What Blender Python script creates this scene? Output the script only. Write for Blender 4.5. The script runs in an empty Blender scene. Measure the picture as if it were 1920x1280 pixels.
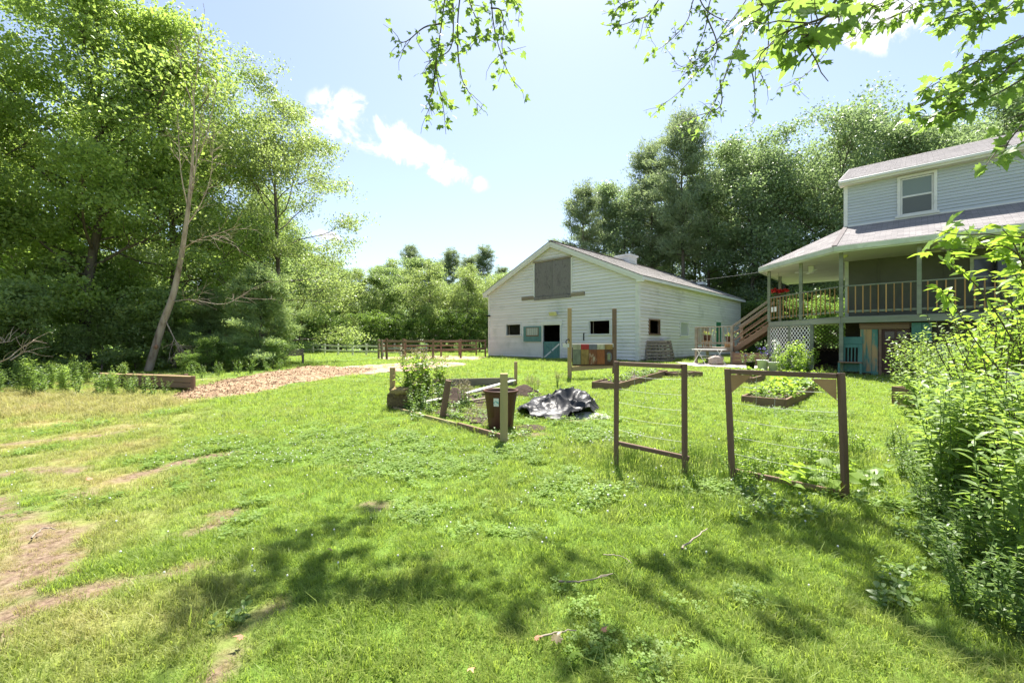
import bpy, bmesh, math, random
import numpy as np
from mathutils import Vector, Matrix

# ------------------------------------------------------------------ camera, sky, sun, exposure
S = bpy.context.scene
COL = S.collection
CAMZ = 1.5
FPX = 800.0                       # focal length in pixels of a 1920 wide frame
cam_d = bpy.data.cameras.new('camera'); cam_d.lens = FPX / 1920 * 36; cam_d.sensor_width = 36
cam_d.clip_start = .05; cam_d.clip_end = 3000
cam = bpy.data.objects.new('camera', cam_d); COL.objects.link(cam)
cam.location = (0, 0, CAMZ); cam.rotation_euler = (math.pi / 2, 0, 0)
S.camera = cam
SUN_EL, SUN_AZ = math.radians(64), math.radians(9)      # azimuth clockwise from +Y
SUN_DIR = Vector((math.sin(SUN_AZ) * math.cos(SUN_EL), math.cos(SUN_AZ) * math.cos(SUN_EL), math.sin(SUN_EL)))
sun_d = bpy.data.lights.new('sun', 'SUN'); sun_d.energy = 3.8; sun_d.angle = math.radians(.53); sun_d.color = (1, .95, .86)
sun = bpy.data.objects.new('sun', sun_d); COL.objects.link(sun)
sun.rotation_euler = SUN_DIR.to_track_quat('Z', 'Y').to_euler(); sun.location = (0, 0, 40)
S.view_settings.view_transform = 'Standard'; S.view_settings.look = 'None'
S.view_settings.gamma = 1; S.view_settings.use_curve_mapping = False
S.view_settings.exposure = 2.0
S.cycles.max_bounces = 9; S.cycles.diffuse_bounces = 6; S.cycles.glossy_bounces = 2
S.cycles.transmission_bounces = 4; S.cycles.transparent_max_bounces = 4
S.cycles.sample_clamp_indirect = 6; S.cycles.use_denoising = True
W = bpy.data.worlds.new('World'); S.world = W; W.use_nodes = True
nt = W.node_tree; nt.nodes.clear()
def wn(t, **k):
    n = nt.nodes.new(t)
    for a, b in k.items(): setattr(n, a, b)
    return n
def wmath(op, a, b=None, c=None, clamp=False):
    n = wn('ShaderNodeMath', operation=op, use_clamp=clamp)
    for i, s in enumerate((a, b, c)):
        if s is None: continue
        if isinstance(s, (int, float)): n.inputs[i].default_value = s
        else: nt.links.new(s, n.inputs[i])
    return n.outputs[0]
sky = wn('ShaderNodeTexSky', sky_type='NISHITA', sun_disc=False, sun_elevation=SUN_EL, sun_rotation=SUN_AZ,
         air_density=1.0, dust_density=.85, ozone_density=2.4, altitude=50)
tc = wn('ShaderNodeTexCoord'); sp = wn('ShaderNodeSeparateXYZ'); nt.links.new(tc.outputs['Generated'], sp.inputs[0])
yy = wmath('MAXIMUM', sp.outputs[1], .05)
CX, CZ = wmath('DIVIDE', sp.outputs[0], yy), wmath('DIVIDE', sp.outputs[2], yy)
cmb = wn('ShaderNodeCombineXYZ'); nt.links.new(CX, cmb.inputs[0]); nt.links.new(CZ, cmb.inputs[1])
nz = wn('ShaderNodeTexNoise'); nz.inputs['Scale'].default_value = 11; nz.inputs['Distortion'].default_value = .4; nz.inputs['Detail'].default_value = 9; nz.inputs['Roughness'].default_value = .62
nt.links.new(cmb.outputs[0], nz.inputs['Vector'])
mask = None
# cumulus puffs: centre and half axes in tangent-plane units of 1/800, tilt in degrees
for (px, py, rx, rz, tl) in ((645, 215, 62, 40, -25), (628, 232, 45, 28, 0), (705, 250, 80, 36, -15), (760, 275, 75, 34, -25), (815, 295, 70, 26, -28), (852, 330, 55, 20, -18),
                             (562, 466, 24, 13, 0), (610, 442, 30, 10, -15), (1650, 30, 85, 60, 10), (1905, -5, 60, 40, 0)):
    cx, cz, c, s = (px - 960) / 800, (640 - py) / 800, math.cos(math.radians(tl)), math.sin(math.radians(tl))
    dx, dz = wmath('SUBTRACT', CX, cx), wmath('SUBTRACT', CZ, cz)
    a = wmath('MULTIPLY', wmath('ADD', wmath('MULTIPLY', dx, c), wmath('MULTIPLY', dz, s)), 800 / (rx * 1.35))
    b = wmath('MULTIPLY', wmath('SUBTRACT', wmath('MULTIPLY', dz, c), wmath('MULTIPLY', dx, s)), 800 / (rz * 1.35))
    m = wmath('SUBTRACT', 1, wmath('ADD', wmath('MULTIPLY', a, a), wmath('MULTIPLY', b, b)), clamp=True)
    mask = m if mask is None else wmath('MAXIMUM', mask, m)
dens = wmath('ADD', wmath('MULTIPLY', mask, 1.0), wmath('MULTIPLY', wmath('SUBTRACT', nz.outputs[0], .53), 4.6))
mr = wn('ShaderNodeMapRange', interpolation_type='SMOOTHSTEP'); nt.links.new(dens, mr.inputs[0])
mr.inputs[1].default_value = .15; mr.inputs[2].default_value = .85
cl = wmath('MULTIPLY', mr.outputs[0], wmath('MULTIPLY', mask, 2.2, clamp=True))
mx = wn('ShaderNodeMix', data_type='RGBA'); nt.links.new(cl, mx.inputs[0]); 
hs_ = wn('ShaderNodeHueSaturation'); hs_.inputs['Saturation'].default_value = .82; hs_.inputs['Value'].default_value = .755; nt.links.new(sky.outputs[0], hs_.inputs['Color']); nt.links.new(hs_.outputs[0], mx.inputs[6])
mx.inputs[7].default_value = (4.1, 4.1, 4.15, 1)
bg = wn('ShaderNodeBackground'); bg.inputs[1].default_value = .078
nt.links.new(mx.outputs[2], bg.inputs[0])
out = wn('ShaderNodeOutputWorld'); nt.links.new(bg.outputs[0], out.inputs[0])

# ------------------------------------------------------------------ helpers
RNG = np.random.default_rng(7)
R = random.Random(11)
I4 = Matrix.Identity(4)
def smooth(a, b, x):
    t = np.clip((x - a) / (b - a), 0, 1); return t * t * (3 - 2 * t)
def vnoise(x, y, seed=0):
    x = np.asarray(x, float); y = np.asarray(y, float)
    xi, yi = np.floor(x).astype(np.int64), np.floor(y).astype(np.int64); fx, fy = x - xi, y - yi
    def h(a, b):
        n = (a * 374761393 + b * 668265263 + seed * 1442695041) & 0x7fffffff
        n = ((n ^ (n >> 13)) * 1274126177) & 0x7fffffff
        return ((n ^ (n >> 16)) & 0xffff) / 65535.
    fx = fx * fx * (3 - 2 * fx); fy = fy * fy * (3 - 2 * fy)
    return (h(xi, yi) * (1 - fx) + h(xi + 1, yi) * fx) * (1 - fy) + (h(xi, yi + 1) * (1 - fx) + h(xi + 1, yi + 1) * fx) * fy
def fbm(x, y, seed=0, oct=4):
    s, a, t = 0, 1, 0
    for o in range(oct):
        s = s + a * vnoise(x * 2 ** o, y * 2 ** o, seed + o * 17); t += a; a *= .55
    return s / t
def gh(x, y):
    x = np.asarray(x, float); y = np.asarray(y, float)
    return .34 * smooth(5, 20, y) + .07 * (fbm(x * .45, y * .45, 3) - .5) * smooth(0, 3, y) * (1 - smooth(14, 22, y)) + .02 * (fbm(x * 2.1, y * 2.1, 5) - .5)
def G(x, y): return float(gh(x, y))
def at(px, py, d): return Vector(((px - 960) / FPX * d, d, CAMZ - (py - 640) / FPX * d))
def gp(px, d):
    x = (px - 960) / FPX * d; return Vector((x, d, G(x, d)))

MAT = {}
def nodes(name):
    m = bpy.data.materials.new(name); m.use_nodes = True; t = m.node_tree; t.nodes.clear(); MAT[name] = m
    def N(ty, **k):
        n = t.nodes.new(ty)
        for a, b in k.items(): setattr(n, a, b)
        return n
    return m, t, N, t.links.new
def ramp(N, L, fac, cols):
    r = N('ShaderNodeValToRGB'); e = r.color_ramp.elements
    while len(e) < len(cols): e.new(.5)
    for i, (p, c) in enumerate(cols): e[i].position = p; e[i].color = (*c, 1)
    L(fac, r.inputs[0]); return r.outputs[0]
def surf(name, cols, scale=4, stretch=(1, 1, 1), rough=.75, bump=.2, bscale=30, spec=.3, rand=.12, dirt=None, dirt_scale=.8, dirt_lo=.55, metallic=0, distort=0, space='Object'):
    """weathered solid: noise between colours along the grain, per-piece brightness, optional stains"""
    m, t, N, L = nodes(name)
    tc = N('ShaderNodeTexCoord'); oi = N('ShaderNodeObjectInfo')
    sc = N('ShaderNodeVectorMath', operation='MULTIPLY'); L(tc.outputs['Object'], sc.inputs[0]); sc.inputs[1].default_value = stretch
    off = N('ShaderNodeVectorMath', operation='MULTIPLY_ADD')
    cr = N('ShaderNodeCombineXYZ')
    for i in range(3): L(oi.outputs['Random'], cr.inputs[i])
    off.inputs[1].default_value = (37, 51, 23); L(cr.outputs[0], off.inputs[0]); L(sc.outputs[0], off.inputs[2])
    nz = N('ShaderNodeTexNoise'); nz.inputs['Scale'].default_value = scale; nz.inputs['Detail'].default_value = 7; nz.inputs['Roughness'].default_value = .6; nz.inputs['Distortion'].default_value = distort
    L(off.outputs[0], nz.inputs['Vector'])
    k = len(cols)
    c = ramp(N, L, nz.outputs[0], [(.3 + .4 * i / max(1, k - 1), col) for i, col in enumerate(cols)])
    if dirt:
        n2 = N('ShaderNodeTexNoise'); n2.inputs['Scale'].default_value = dirt_scale; n2.inputs['Detail'].default_value = 8; n2.inputs['Roughness'].default_value = .68
        ge = N('ShaderNodeNewGeometry'); L(ge.outputs['Position'], n2.inputs['Vector'])
        f = N('ShaderNodeMapRange'); L(n2.outputs[0], f.inputs[0]); f.inputs[1].default_value = dirt_lo; f.inputs[2].default_value = dirt_lo + .2; f.inputs[4].default_value = .75
        mx = N('ShaderNodeMix', data_type='RGBA'); L(f.outputs[0], mx.inputs[0]); L(c, mx.inputs[6]); mx.inputs[7].default_value = (*dirt, 1); c = mx.outputs[2]
    if rand:
        hs = N('ShaderNodeHueSaturation'); v = N('ShaderNodeMapRange'); L(oi.outputs['Random'], v.inputs[0]); v.inputs[3].default_value = 1 - rand; v.inputs[4].default_value = 1 + rand
        L(v.outputs[0], hs.inputs['Value']); L(c, hs.inputs['Color']); c = hs.outputs[0]
    b = N('ShaderNodeBsdfPrincipled'); L(c, b.inputs['Base Color']); b.inputs['Roughness'].default_value = rough; b.inputs['Specular IOR Level'].default_value = spec; b.inputs['Metallic'].default_value = metallic
    if bump:
        n3 = N('ShaderNodeTexNoise'); n3.inputs['Scale'].default_value = bscale; n3.inputs['Detail'].default_value = 5; L(off.outputs[0], n3.inputs['Vector'])
        bp = N('ShaderNodeBump'); bp.inputs['Strength'].default_value = bump; bp.inputs['Distance'].default_value = .02; L(n3.outputs[0], bp.inputs['Height']); L(bp.outputs[0], b.inputs['Normal'])
    o = N('ShaderNodeOutputMaterial'); L(b.outputs[0], o.inputs[0]); return m
def leafmat(name, dark, light, trans, tfac=.38, rough=.42, instancer=False, third=None, spec=.35, objrand=.18):
    """thin leaf: per-leaf colour between dark and light, light shining through"""
    m, t, N, L = nodes(name)
    a = N('ShaderNodeAttribute', attribute_name='tint', attribute_type='GEOMETRY')
    c = ramp(N, L, a.outputs['Fac'], [(0, dark), (1, light)])
    tr = N('ShaderNodeRGB'); tr.outputs[0].default_value = (*trans, 1); tcol = tr.outputs[0]
    if third:
        i = N('ShaderNodeAttribute', attribute_name='dry', attribute_type='INSTANCER' if instancer else 'GEOMETRY')
        for nm in ('c', 't'):
            mx = N('ShaderNodeMix', data_type='RGBA'); L(i.outputs['Fac'], mx.inputs[0]); L(c if nm == 'c' else tcol, mx.inputs[6])
            dr = ramp(N, L, a.outputs['Fac'], [(0, third), (1, tuple(min(1, q * 1.5) for q in third))]); L(dr, mx.inputs[7])
            if nm == 'c': c = mx.outputs[2]
            else: tcol = mx.outputs[2]
    if objrand:
        oi = N('ShaderNodeObjectInfo'); v = N('ShaderNodeMapRange'); L(oi.outputs['Random'], v.inputs[0]); v.inputs[3].default_value = 1 - objrand; v.inputs[4].default_value = 1 + objrand
        hs = N('ShaderNodeHueSaturation'); L(v.outputs[0], hs.inputs['Value']); L(c, hs.inputs['Color']); c = hs.outputs[0]
    b = N('ShaderNodeBsdfPrincipled'); L(c, b.inputs['Base Color']); b.inputs['Roughness'].default_value = rough; b.inputs['Specular IOR Level'].default_value = spec
    tb = N('ShaderNodeBsdfTranslucent'); L(tcol, tb.inputs[0])
    ms = N('ShaderNodeMixShader'); ms.inputs[0].default_value = tfac; L(b.outputs[0], ms.inputs[1]); L(tb.outputs[0], ms.inputs[2])
    o = N('ShaderNodeOutputMaterial'); L(ms.outputs[0], o.inputs[0]); return m

# surfaces
surf('bark', [(.06, .05, .04), (.18, .15, .12)], 6, (1, 1, .25), .9, .6, 25)
surf('bark_birch', [(.16, .11, .08), (.42, .33, .26), (.5, .42, .34)], 5, (1, 1, .3), .85, .4, 25, dirt=(.16, .10, .07), dirt_scale=3)
surf('twig', [(.07, .055, .045), (.13, .10, .08)], 10, rough=.8)
surf('siding_white', [(.665, .645, .66), (.745, .72, .735)], 2, (.3, 1, 1), .5, .05, 20, rand=.05, dirt=(.42, .45, .42), dirt_scale=.55, dirt_lo=.54)
surf('siding_side', [(.65, .62, .60), (.73, .70, .68)], 2, (.3, 1, 1), .5, .05, 20, rand=.06, dirt=(.34, .33, .30), dirt_scale=.5, dirt_lo=.56)
surf('siding_blue', [(.46, .49, .54), (.51, .54, .59)], 2, (.3, 1, 1), .45, .04, 20, rand=.03, dirt=(.40, .44, .46), dirt_scale=.7, dirt_lo=.6)
surf('trim_white', [(.62, .61, .61), (.72, .71, .70)], 3, (.4, 1, 1), .5, .1, 20, rand=.05, dirt=(.46, .46, .40), dirt_scale=1.5)
surf('trim_green', [(.40, .45, .38), (.60, .62, .54)], 3, (.3, 1, 1), .55, .1, 20, dirt=(.30, .33, .25), dirt_scale=1.3, dirt_lo=.5)
surf('soffit', [(.55, .50, .40), (.66, .62, .54)], 2, (.3, 1, 1), .6, .05, dirt=(.45, .36, .2), dirt_scale=1)
surf('plywood', [(.09, .083, .085), (.19, .175, .18), (.15, .14, .14)], 3, (1, 1, .45), .85, .2, 30, dirt=(.10, .085, .08), dirt_scale=2.2, dirt_lo=.58, distort=2.5)
surf('wood_grey', [(.16, .13, .10), (.33, .28, .22)], 6, (.12, 1, 1), .85, .3, 30)
surf('wood_brown', [(.15, .092, .06), (.24, .155, .105)], 6, (.12, 1, 1), .8, .3, 30, rand=.1)
surf('wood_stain', [(.13, .078, .056), (.21, .13, .095)], 6, (.1, 1, 1), .7, .25, 30, rand=.08)
surf('wood_tan', [(.32, .21, .10), (.50, .37, .20)], 5, (.1, 1, 1), .75, .25, 30)
surf('wood_fresh', [(.30, .17, .08), (.42, .26, .13)], 5, (.1, 1, 1), .7, .2, 30)
surf('wood_green', [(.24, .23, .11), (.38, .30, .15), (.30, .20, .11)], 3, (.12, 1, 1), .75, .25, 30)
surf('wood_white', [(.55, .52, .47), (.72, .70, .65)], 5, (.1, 1, 1), .75, .2, 30)
surf('deck_grey', [(.17, .17, .14), (.27, .28, .23)], 4, (.15, 1, 1), .8, .3, 25, dirt=(.16, .21, .14), dirt_scale=2, dirt_lo=.5)
surf('baluster_wood', [(.30, .16, .06), (.42, .25, .11)], 5, (.1, 1, 1), .75, .2, 30, rand=.22)
surf('shingle_cap', [(.12, .105, .105), (.17, .15, .15)], 8, rough=.9)
surf('hay_dark', [(.07, .048, .025), (.20, .15, .07)], 18, rough=.95, bump=.9, bscale=45)
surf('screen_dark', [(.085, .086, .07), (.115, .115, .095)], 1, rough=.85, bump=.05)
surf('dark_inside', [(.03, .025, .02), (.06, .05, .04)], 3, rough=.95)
surf('porch_ceiling', [(.40, .38, .35), (.48, .46, .42)], 2, (.3, 1, 1), .7, .05)
surf('lattice', [(.76, .76, .76), (.82, .82, .82)], 4, rough=.6, bump=0, rand=0)
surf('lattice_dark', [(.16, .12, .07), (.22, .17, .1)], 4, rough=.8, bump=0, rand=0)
surf('teal', [(.05, .145, .125), (.085, .20, .175)], 4, (1, 1, .4), .6, .15, 25, rand=.1)
surf('teal_barn', [(.08, .19, .185), (.13, .26, .25)], 4, (1, 1, .4), .6, .15, 25, rand=.1, dirt=(.22, .26, .25), dirt_scale=2.5)
surf('green_door', [(.03, .17, .085), (.05, .22, .12)], 3, rough=.5, bump=.05)
surf('teal_peel', [(.42, .27, .13), (.36, .24, .12), (.08, .20, .175), (.06, .17, .15)], 2.2, (3, 3, .55), .7, .2, 25, rand=.05)
surf('maroon', [(.045, .017, .017), (.075, .03, .028)], 3, (1, 1, .3), .45, .1, 20, rand=.05)
surf('metal_white', [(.68, .68, .68), (.78, .78, .77)], 3, rough=.4, bump=0)
surf('metal_dark', [(.03, .03, .03), (.06, .06, .06)], 3, rough=.45, bump=0, metallic=.5)
surf('lamp_glass', [(.62, .58, .30), (.72, .68, .40)], 3, rough=.25, bump=0, spec=.5)
surf('foundation', [(.24, .22, .19), (.34, .31, .27)], 6, rough=.9, bump=.4)
surf('soil', [(.035, .023, .017), (.09, .062, .045)], 14, rough=.95, bump=.9, bscale=35)
surf('hay', [(.16, .11, .05), (.36, .28, .13)], 20, rough=.95, bump=.9, bscale=45)
surf('dirt', [(.33, .23, .165), (.46, .34, .25)], 3, rough=.95, bump=.6, bscale=24, dirt=(.24, .165, .115), dirt_scale=1.6, dirt_lo=.52)
surf('chips_bed', [(.11, .07, .045), (.30, .20, .12), (.44, .33, .21)], 7, rough=.95, bump=.9, bscale=30, dirt=(.15, .10, .07), dirt_scale=1.1, dirt_lo=.54)
surf('chip', [(.24, .16, .10), (.44, .32, .20)], 3, rough=.9, bump=0, rand=.3)
surf('gravel', [(.34, .33, .31), (.62, .60, .57)], 30, rough=.9, bump=.9, bscale=50)
surf('paving', [(.42, .37, .33), (.52, .47, .43)], 3, rough=.9, bump=.3)
surf('can_brown', [(.075, .032, .02), (.095, .042, .027)], 2, rough=.5, bump=.05, rand=0)
surf('pot_black', [(.018, .016, .015), (.03, .027, .025)], 4, rough=.5, bump=0)
surf('pot_white', [(.76, .74, .74), (.82, .8, .8)], 4, rough=.45, bump=0)
surf('pot_brown', [(.07, .04, .03), (.11, .065, .045)], 4, rough=.6, bump=0)
surf('tub_blue', [(.03, .05, .32), (.04, .07, .40)], 4, rough=.4, bump=0)
surf('tarp', [(.016, .016, .018), (.026, .026, .03)], 4, rough=.5, bump=.2, bscale=9, spec=.45, rand=0)
surf('cable', [(.16, .16, .16), (.2, .2, .2)], 4, rough=.6, bump=0)
surf('string', [(.5, .5, .46), (.62, .62, .58)], 4, rough=.6, bump=0)
surf('rock', [(.25, .21, .18), (.45, .39, .35)], 5, rough=.9, bump=.5)
surf('curtain', [(.34, .37, .34), (.42, .45, .41)], 2, (3, 3, .1), .9, 0)
surf('petal_white', [(.72, .72, .66), (.8, .8, .74)], 4, rough=.7, bump=0, rand=0)
surf('petal_red', [(.62, .02, .02), (.72, .06, .05)], 4, rough=.6, bump=0, rand=0)
surf('petal_purple', [(.13, .10, .35), (.2, .15, .45)], 4, rough=.6, bump=0, rand=0)
surf('petal_yellow', [(.62, .55, .12), (.7, .66, .2)], 4, rough=.6, bump=0, rand=0)
surf('dead_leaf', [(.28, .13, .07), (.42, .25, .16)], 6, rough=.8, bump=0, rand=.25)
surf('paper', [(.75, .75, .73), (.8, .8, .79)], 3, rough=.7, bump=0)
for nm, cs in (('paint_cream', [(.24, .22, .14), (.55, .50, .34)]), ('paint_red', [(.30, .03, .025), (.46, .05, .04)]), ('paint_slate', [(.11, .11, .13), (.19, .18, .2)]),
               ('paint_ochre', [(.14, .085, .03), (.40, .26, .08)]), ('paint_rust', [(.22, .07, .025), (.34, .12, .04)]), ('paint_moss', [(.13, .14, .095), (.24, .25, .17)]),
               ('paint_brown', [(.07, .035, .022), (.13, .07, .04)]), ('paint_fleck', [(.16, .055, .025), (.22, .08, .035), (.52, .44, .3)]), ('paint_sage', [(.2, .22, .11), (.27, .28, .15)])):
    surf(nm, cs, 9, (1, 1, .5), .7, .2, 30, rand=.04)
def shingles(name, c1, c2, dirt):
    m, t, N, L = nodes(name)
    uv = N('ShaderNodeAttribute', attribute_name='roofuv', attribute_type='GEOMETRY')
    br = N('ShaderNodeTexBrick'); L(uv.outputs['Vector'], br.inputs['Vector']); br.inputs['Scale'].default_value = 1
    br.inputs['Color1'].default_value = (*c1, 1); br.inputs['Color2'].default_value = (*c2, 1); br.inputs['Mortar'].default_value = tuple(q * .55 for q in c1) + (1,)
    br.inputs['Mortar Size'].default_value = .006; br.inputs['Brick Width'].default_value = .31; br.inputs['Row Height'].default_value = .145
    nz = N('ShaderNodeTexNoise'); nz.inputs['Scale'].default_value = 1.1; nz.inputs['Detail'].default_value = 8; L(uv.outputs['Vector'], nz.inputs['Vector'])
    f = N('ShaderNodeMapRange'); L(nz.outputs[0], f.inputs[0]); f.inputs[1].default_value = .45; f.inputs[2].default_value = .75; f.inputs[4].default_value = .5
    mx = N('ShaderNodeMix', data_type='RGBA'); L(f.outputs[0], mx.inputs[0]); L(br.outputs[0], mx.inputs[6]); mx.inputs[7].default_value = (*dirt, 1)
    b = N('ShaderNodeBsdfPrincipled'); L(mx.outputs[2], b.inputs['Base Color']); b.inputs['Roughness'].default_value = .9; b.inputs['Specular IOR Level'].default_value = .2
    n3 = N('ShaderNodeTexNoise'); n3.inputs['Scale'].default_value = 60; L(uv.outputs['Vector'], n3.inputs['Vector'])
    bp = N('ShaderNodeBump'); bp.inputs['Strength'].default_value = .4; bp.inputs['Distance'].default_value = .01; L(n3.outputs[0], bp.inputs['Height']); L(bp.outputs[0], b.inputs['Normal'])
    o = N('ShaderNodeOutputMaterial'); L(b.outputs[0], o.inputs[0])
shingles('shingle_brown', (.25, .235, .225), (.34, .32, .305), (.23, .215, .205))
shingles('shingle_grey', (.22, .205, .21), (.32, .30, .30), (.25, .235, .23))
def glassmat(name, col, rough=.06):
    m, t, N, L = nodes(name)
    b = N('ShaderNodeBsdfPrincipled'); b.inputs['Base Color'].default_value = (*col, 1); b.inputs['Roughness'].default_value = rough; b.inputs['Specular IOR Level'].default_value = .6
    nz = N('ShaderNodeTexNoise'); nz.inputs['Scale'].default_value = 1.5; bp = N('ShaderNodeBump'); bp.inputs['Strength'].default_value = .06; L(nz.outputs[0], bp.inputs['Height']); L(bp.outputs[0], b.inputs['Normal'])
    o = N('ShaderNodeOutputMaterial'); L(b.outputs[0], o.inputs[0])
glassmat('glass_dull', (.17, .205, .18)); glassmat('glass_screen', (.09, .10, .10), .45); glassmat('glass_pale', (.42, .43, .42), .3); glassmat('glass_dark', (.02, .022, .022))
# foliage
leafmat('leaf_maple', (.085, .15, .04), (.15, .225, .06), (.32, .48, .09), .5)
leafmat('leaf_forest', (.165, .235, .13), (.25, .32, .18), (.35, .48, .18), .42)
leafmat('leaf_mid', (.16, .235, .105), (.255, .325, .15), (.38, .52, .15), .45)
leafmat('leaf_left', (.175, .255, .08), (.28, .37, .115), (.46, .62, .12), .48)
leafmat('leaf_birch', (.18, .24, .10), (.275, .33, .14), (.42, .54, .14), .46)
leafmat('leaf_understory', (.16, .235, .09), (.26, .34, .13), (.40, .54, .14), .45)
leafmat('needle', (.16, .215, .13), (.25, .30, .175), (.36, .46, .19), .4, rough=.6)
leafmat('needle_soft', (.16, .245, .10), (.25, .335, .14), (.40, .52, .16), .42, rough=.6)
leafmat('leaf_weed', (.10, .17, .05), (.18, .26, .08), (.28, .43, .07), .42)
leafmat('leaf_bright', (.13, .22, .035), (.22, .32, .055), (.38, .56, .06), .48)
leafmat('leaf_golden', (.135, .22, .065), (.225, .315, .10), (.38, .54, .09), .46)
leafmat('leaf_seed', (.20, .16, .09), (.32, .27, .14), (.3, .25, .12), .3)
leafmat('grass', (.135, .21, .038), (.25, .33, .065), (.40, .55, .07), .46, rough=.5, instancer=True, third=(.34, .285, .125), spec=.3, objrand=.15)
leafmat('clover_leaf', (.13, .22, .045), (.22, .315, .07), (.36, .53, .07), .42, rough=.55, spec=.25)

def new(name, data, parent=None, M=I4, mat=None, label=None, cat=None, group=None, kind=None):
    o = bpy.data.objects.new(name, data); COL.objects.link(o)
    if parent is not None:
        o.parent = parent; o.matrix_parent_inverse = WM[parent.name].inverted()
    o.matrix_basis = M; WM[o.name] = M.copy()
    if mat and data is not None and not data.materials: data.materials.append(MAT[mat])
    for k, v in (('label', label), ('category', cat), ('group', group), ('kind', kind)):
        if v: o[k] = v
    return o
WM = {}
def thing(name, loc, label, cat, group=None, rz=0): return new(name, None, None, Matrix.Translation(loc) @ Matrix.Rotation(rz, 4, 'Z'), None, label, cat, group)
def copy_tree(o, M):
    """copy of a thing with its parts and their sub-parts, moved to M"""
    c = o.copy(); COL.objects.link(c); c.matrix_basis = M; WM[c.name] = M.copy()
    for ch in KIDS.get(o.name, []): _cp(ch, c)
    return c
def _cp(o, p):
    c = o.copy(); COL.objects.link(c); c.parent = p
    for ch in KIDS.get(o.name, []): _cp(ch, c)
KIDS = {}
_new0 = new
def new(name, data, parent=None, *a, **k):
    o = _new0(name, data, parent, *a, **k)
    if parent is not None: KIDS.setdefault(parent.name, []).append(o)
    return o
def mesh_np(name, V, F, tint=None, smoothf=False, mat=None):
    V = np.ascontiguousarray(V, np.float32); F = np.ascontiguousarray(F, np.int32); me = bpy.data.meshes.new(name); k = F.shape[1]
    me.vertices.add(len(V)); me.vertices.foreach_set('co', V.ravel()); me.loops.add(F.size); me.loops.foreach_set('vertex_index', F.ravel())
    me.polygons.add(len(F)); me.polygons.foreach_set('loop_start', np.arange(0, F.size, k, dtype=np.int32))
    if tint is not None:
        a = me.attributes.new('tint', 'FLOAT', 'FACE'); a.data.foreach_set('value', np.ascontiguousarray(tint, np.float32))
    me.update(calc_edges=True)
    if smoothf: me.polygons.foreach_set('use_smooth', np.ones(len(F), bool))
    if mat: me.materials.append(MAT[mat])
    return me
def mesh_py(name, V, F, mat=None, smoothf=False):
    me = bpy.data.meshes.new(name); me.from_pydata([tuple(v) for v in V], [], F); me.update()
    if smoothf: me.polygons.foreach_set('use_smooth', [True] * len(me.polygons))
    if mat: me.materials.append(MAT[mat])
    return me
BOX = {}
def box_mesh(x, y, z, bev, mat):
    key = (round(x, 3), round(y, 3), round(z, 3), bev, mat)
    if key not in BOX:
        bm = bmesh.new(); bmesh.ops.create_cube(bm, size=1)
        for v in bm.verts: v.co = (v.co.x * x, v.co.y * y, v.co.z * z)
        if bev: bmesh.ops.bevel(bm, geom=bm.edges[:], offset=min(bev, .3 * min(x, y, z)), segments=1, affect='EDGES')
        me = bpy.data.meshes.new('box'); bm.to_mesh(me); bm.free(); me.materials.append(MAT[mat]); BOX[key] = me
    return BOX[key]
def box(name, parent, F, lo, hi, mat, bev=.004, **k):
    lo, hi = Vector(lo), Vector(hi); s = hi - lo
    return new(name, box_mesh(abs(s.x), abs(s.y), abs(s.z), bev, mat), parent, F @ Matrix.Translation((lo + hi) / 2), None, **k)
def beam(name, parent, p0, p1, w, h, mat, F=I4, bev=.005, roll=0, **k):
    """straight timber from p0 to p1; w across, h up; grain along local X"""
    a, b = F @ Vector(p0), F @ Vector(p1); d = b - a; Lh = d.length; x = d.normalized()
    up = Vector((0, 0, 1)) if abs(x.z) < .9 else (F.to_3x3() @ Vector((0, 1, 0)))
    y = up.cross(x).normalized(); z = x.cross(y)
    M = Matrix((x, y, z)).transposed().to_4x4(); M.translation = (a + b) / 2
    return new(name, box_mesh(Lh, w, h, bev, mat), parent, M @ Matrix.Rotation(roll, 4, 'X'), None, **k)
def tubes(paths, n=6):
    Vs, Fs, o = [], [], 0
    ang = np.arange(n) / n * 2 * math.pi; ca, sa = np.cos(ang), np.sin(ang)
    for P, r in paths:
        P = np.asarray(P, float); k = len(P); r = np.broadcast_to(np.asarray(r, float), (k,))
        T = np.gradient(P, axis=0); T /= np.linalg.norm(T, axis=1, keepdims=True) + 1e-9
        ref = np.array([1, 0, 0]) if abs(T[0, 0]) < .8 else np.array([0, 1, 0])
        A = np.cross(T, ref); A /= np.linalg.norm(A, axis=1, keepdims=True) + 1e-9; B = np.cross(T, A)
        V = P[:, None] + r[:, None, None] * (A[:, None] * ca[None, :, None] + B[:, None] * sa[None, :, None])
        Vs.append(V.reshape(-1, 3)); i = np.arange(k - 1)[:, None] * n; j = np.arange(n)[None]; j2 = (j + 1) % n
        Fs.append(np.stack([i + j, i + j2, i + n + j2, i + n + j], -1).reshape(-1, 4) + o); o += k * n
    return np.concatenate(Vs), np.concatenate(Fs)
def curve(pts, n=10):
    """smooth path through points (Catmull-Rom)"""
    P = np.asarray([tuple(p) for p in pts], float); P = np.vstack([2 * P[0] - P[1], P, 2 * P[-1] - P[-2]]); o = []
    for i in range(1, len(P) - 2):
        for t in np.linspace(0, 1, n, endpoint=False):
            a, b, c, d = P[i - 1:i + 3]; o.append(.5 * (2 * b + (c - a) * t + (2 * a - 5 * b + 4 * c - d) * t * t + (3 * b - a - 3 * c + d) * t ** 3))
    o.append(P[-2]); return np.array(o)
def norm(a): return a / (np.linalg.norm(a, axis=-1, keepdims=True) + 1e-9)
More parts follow.
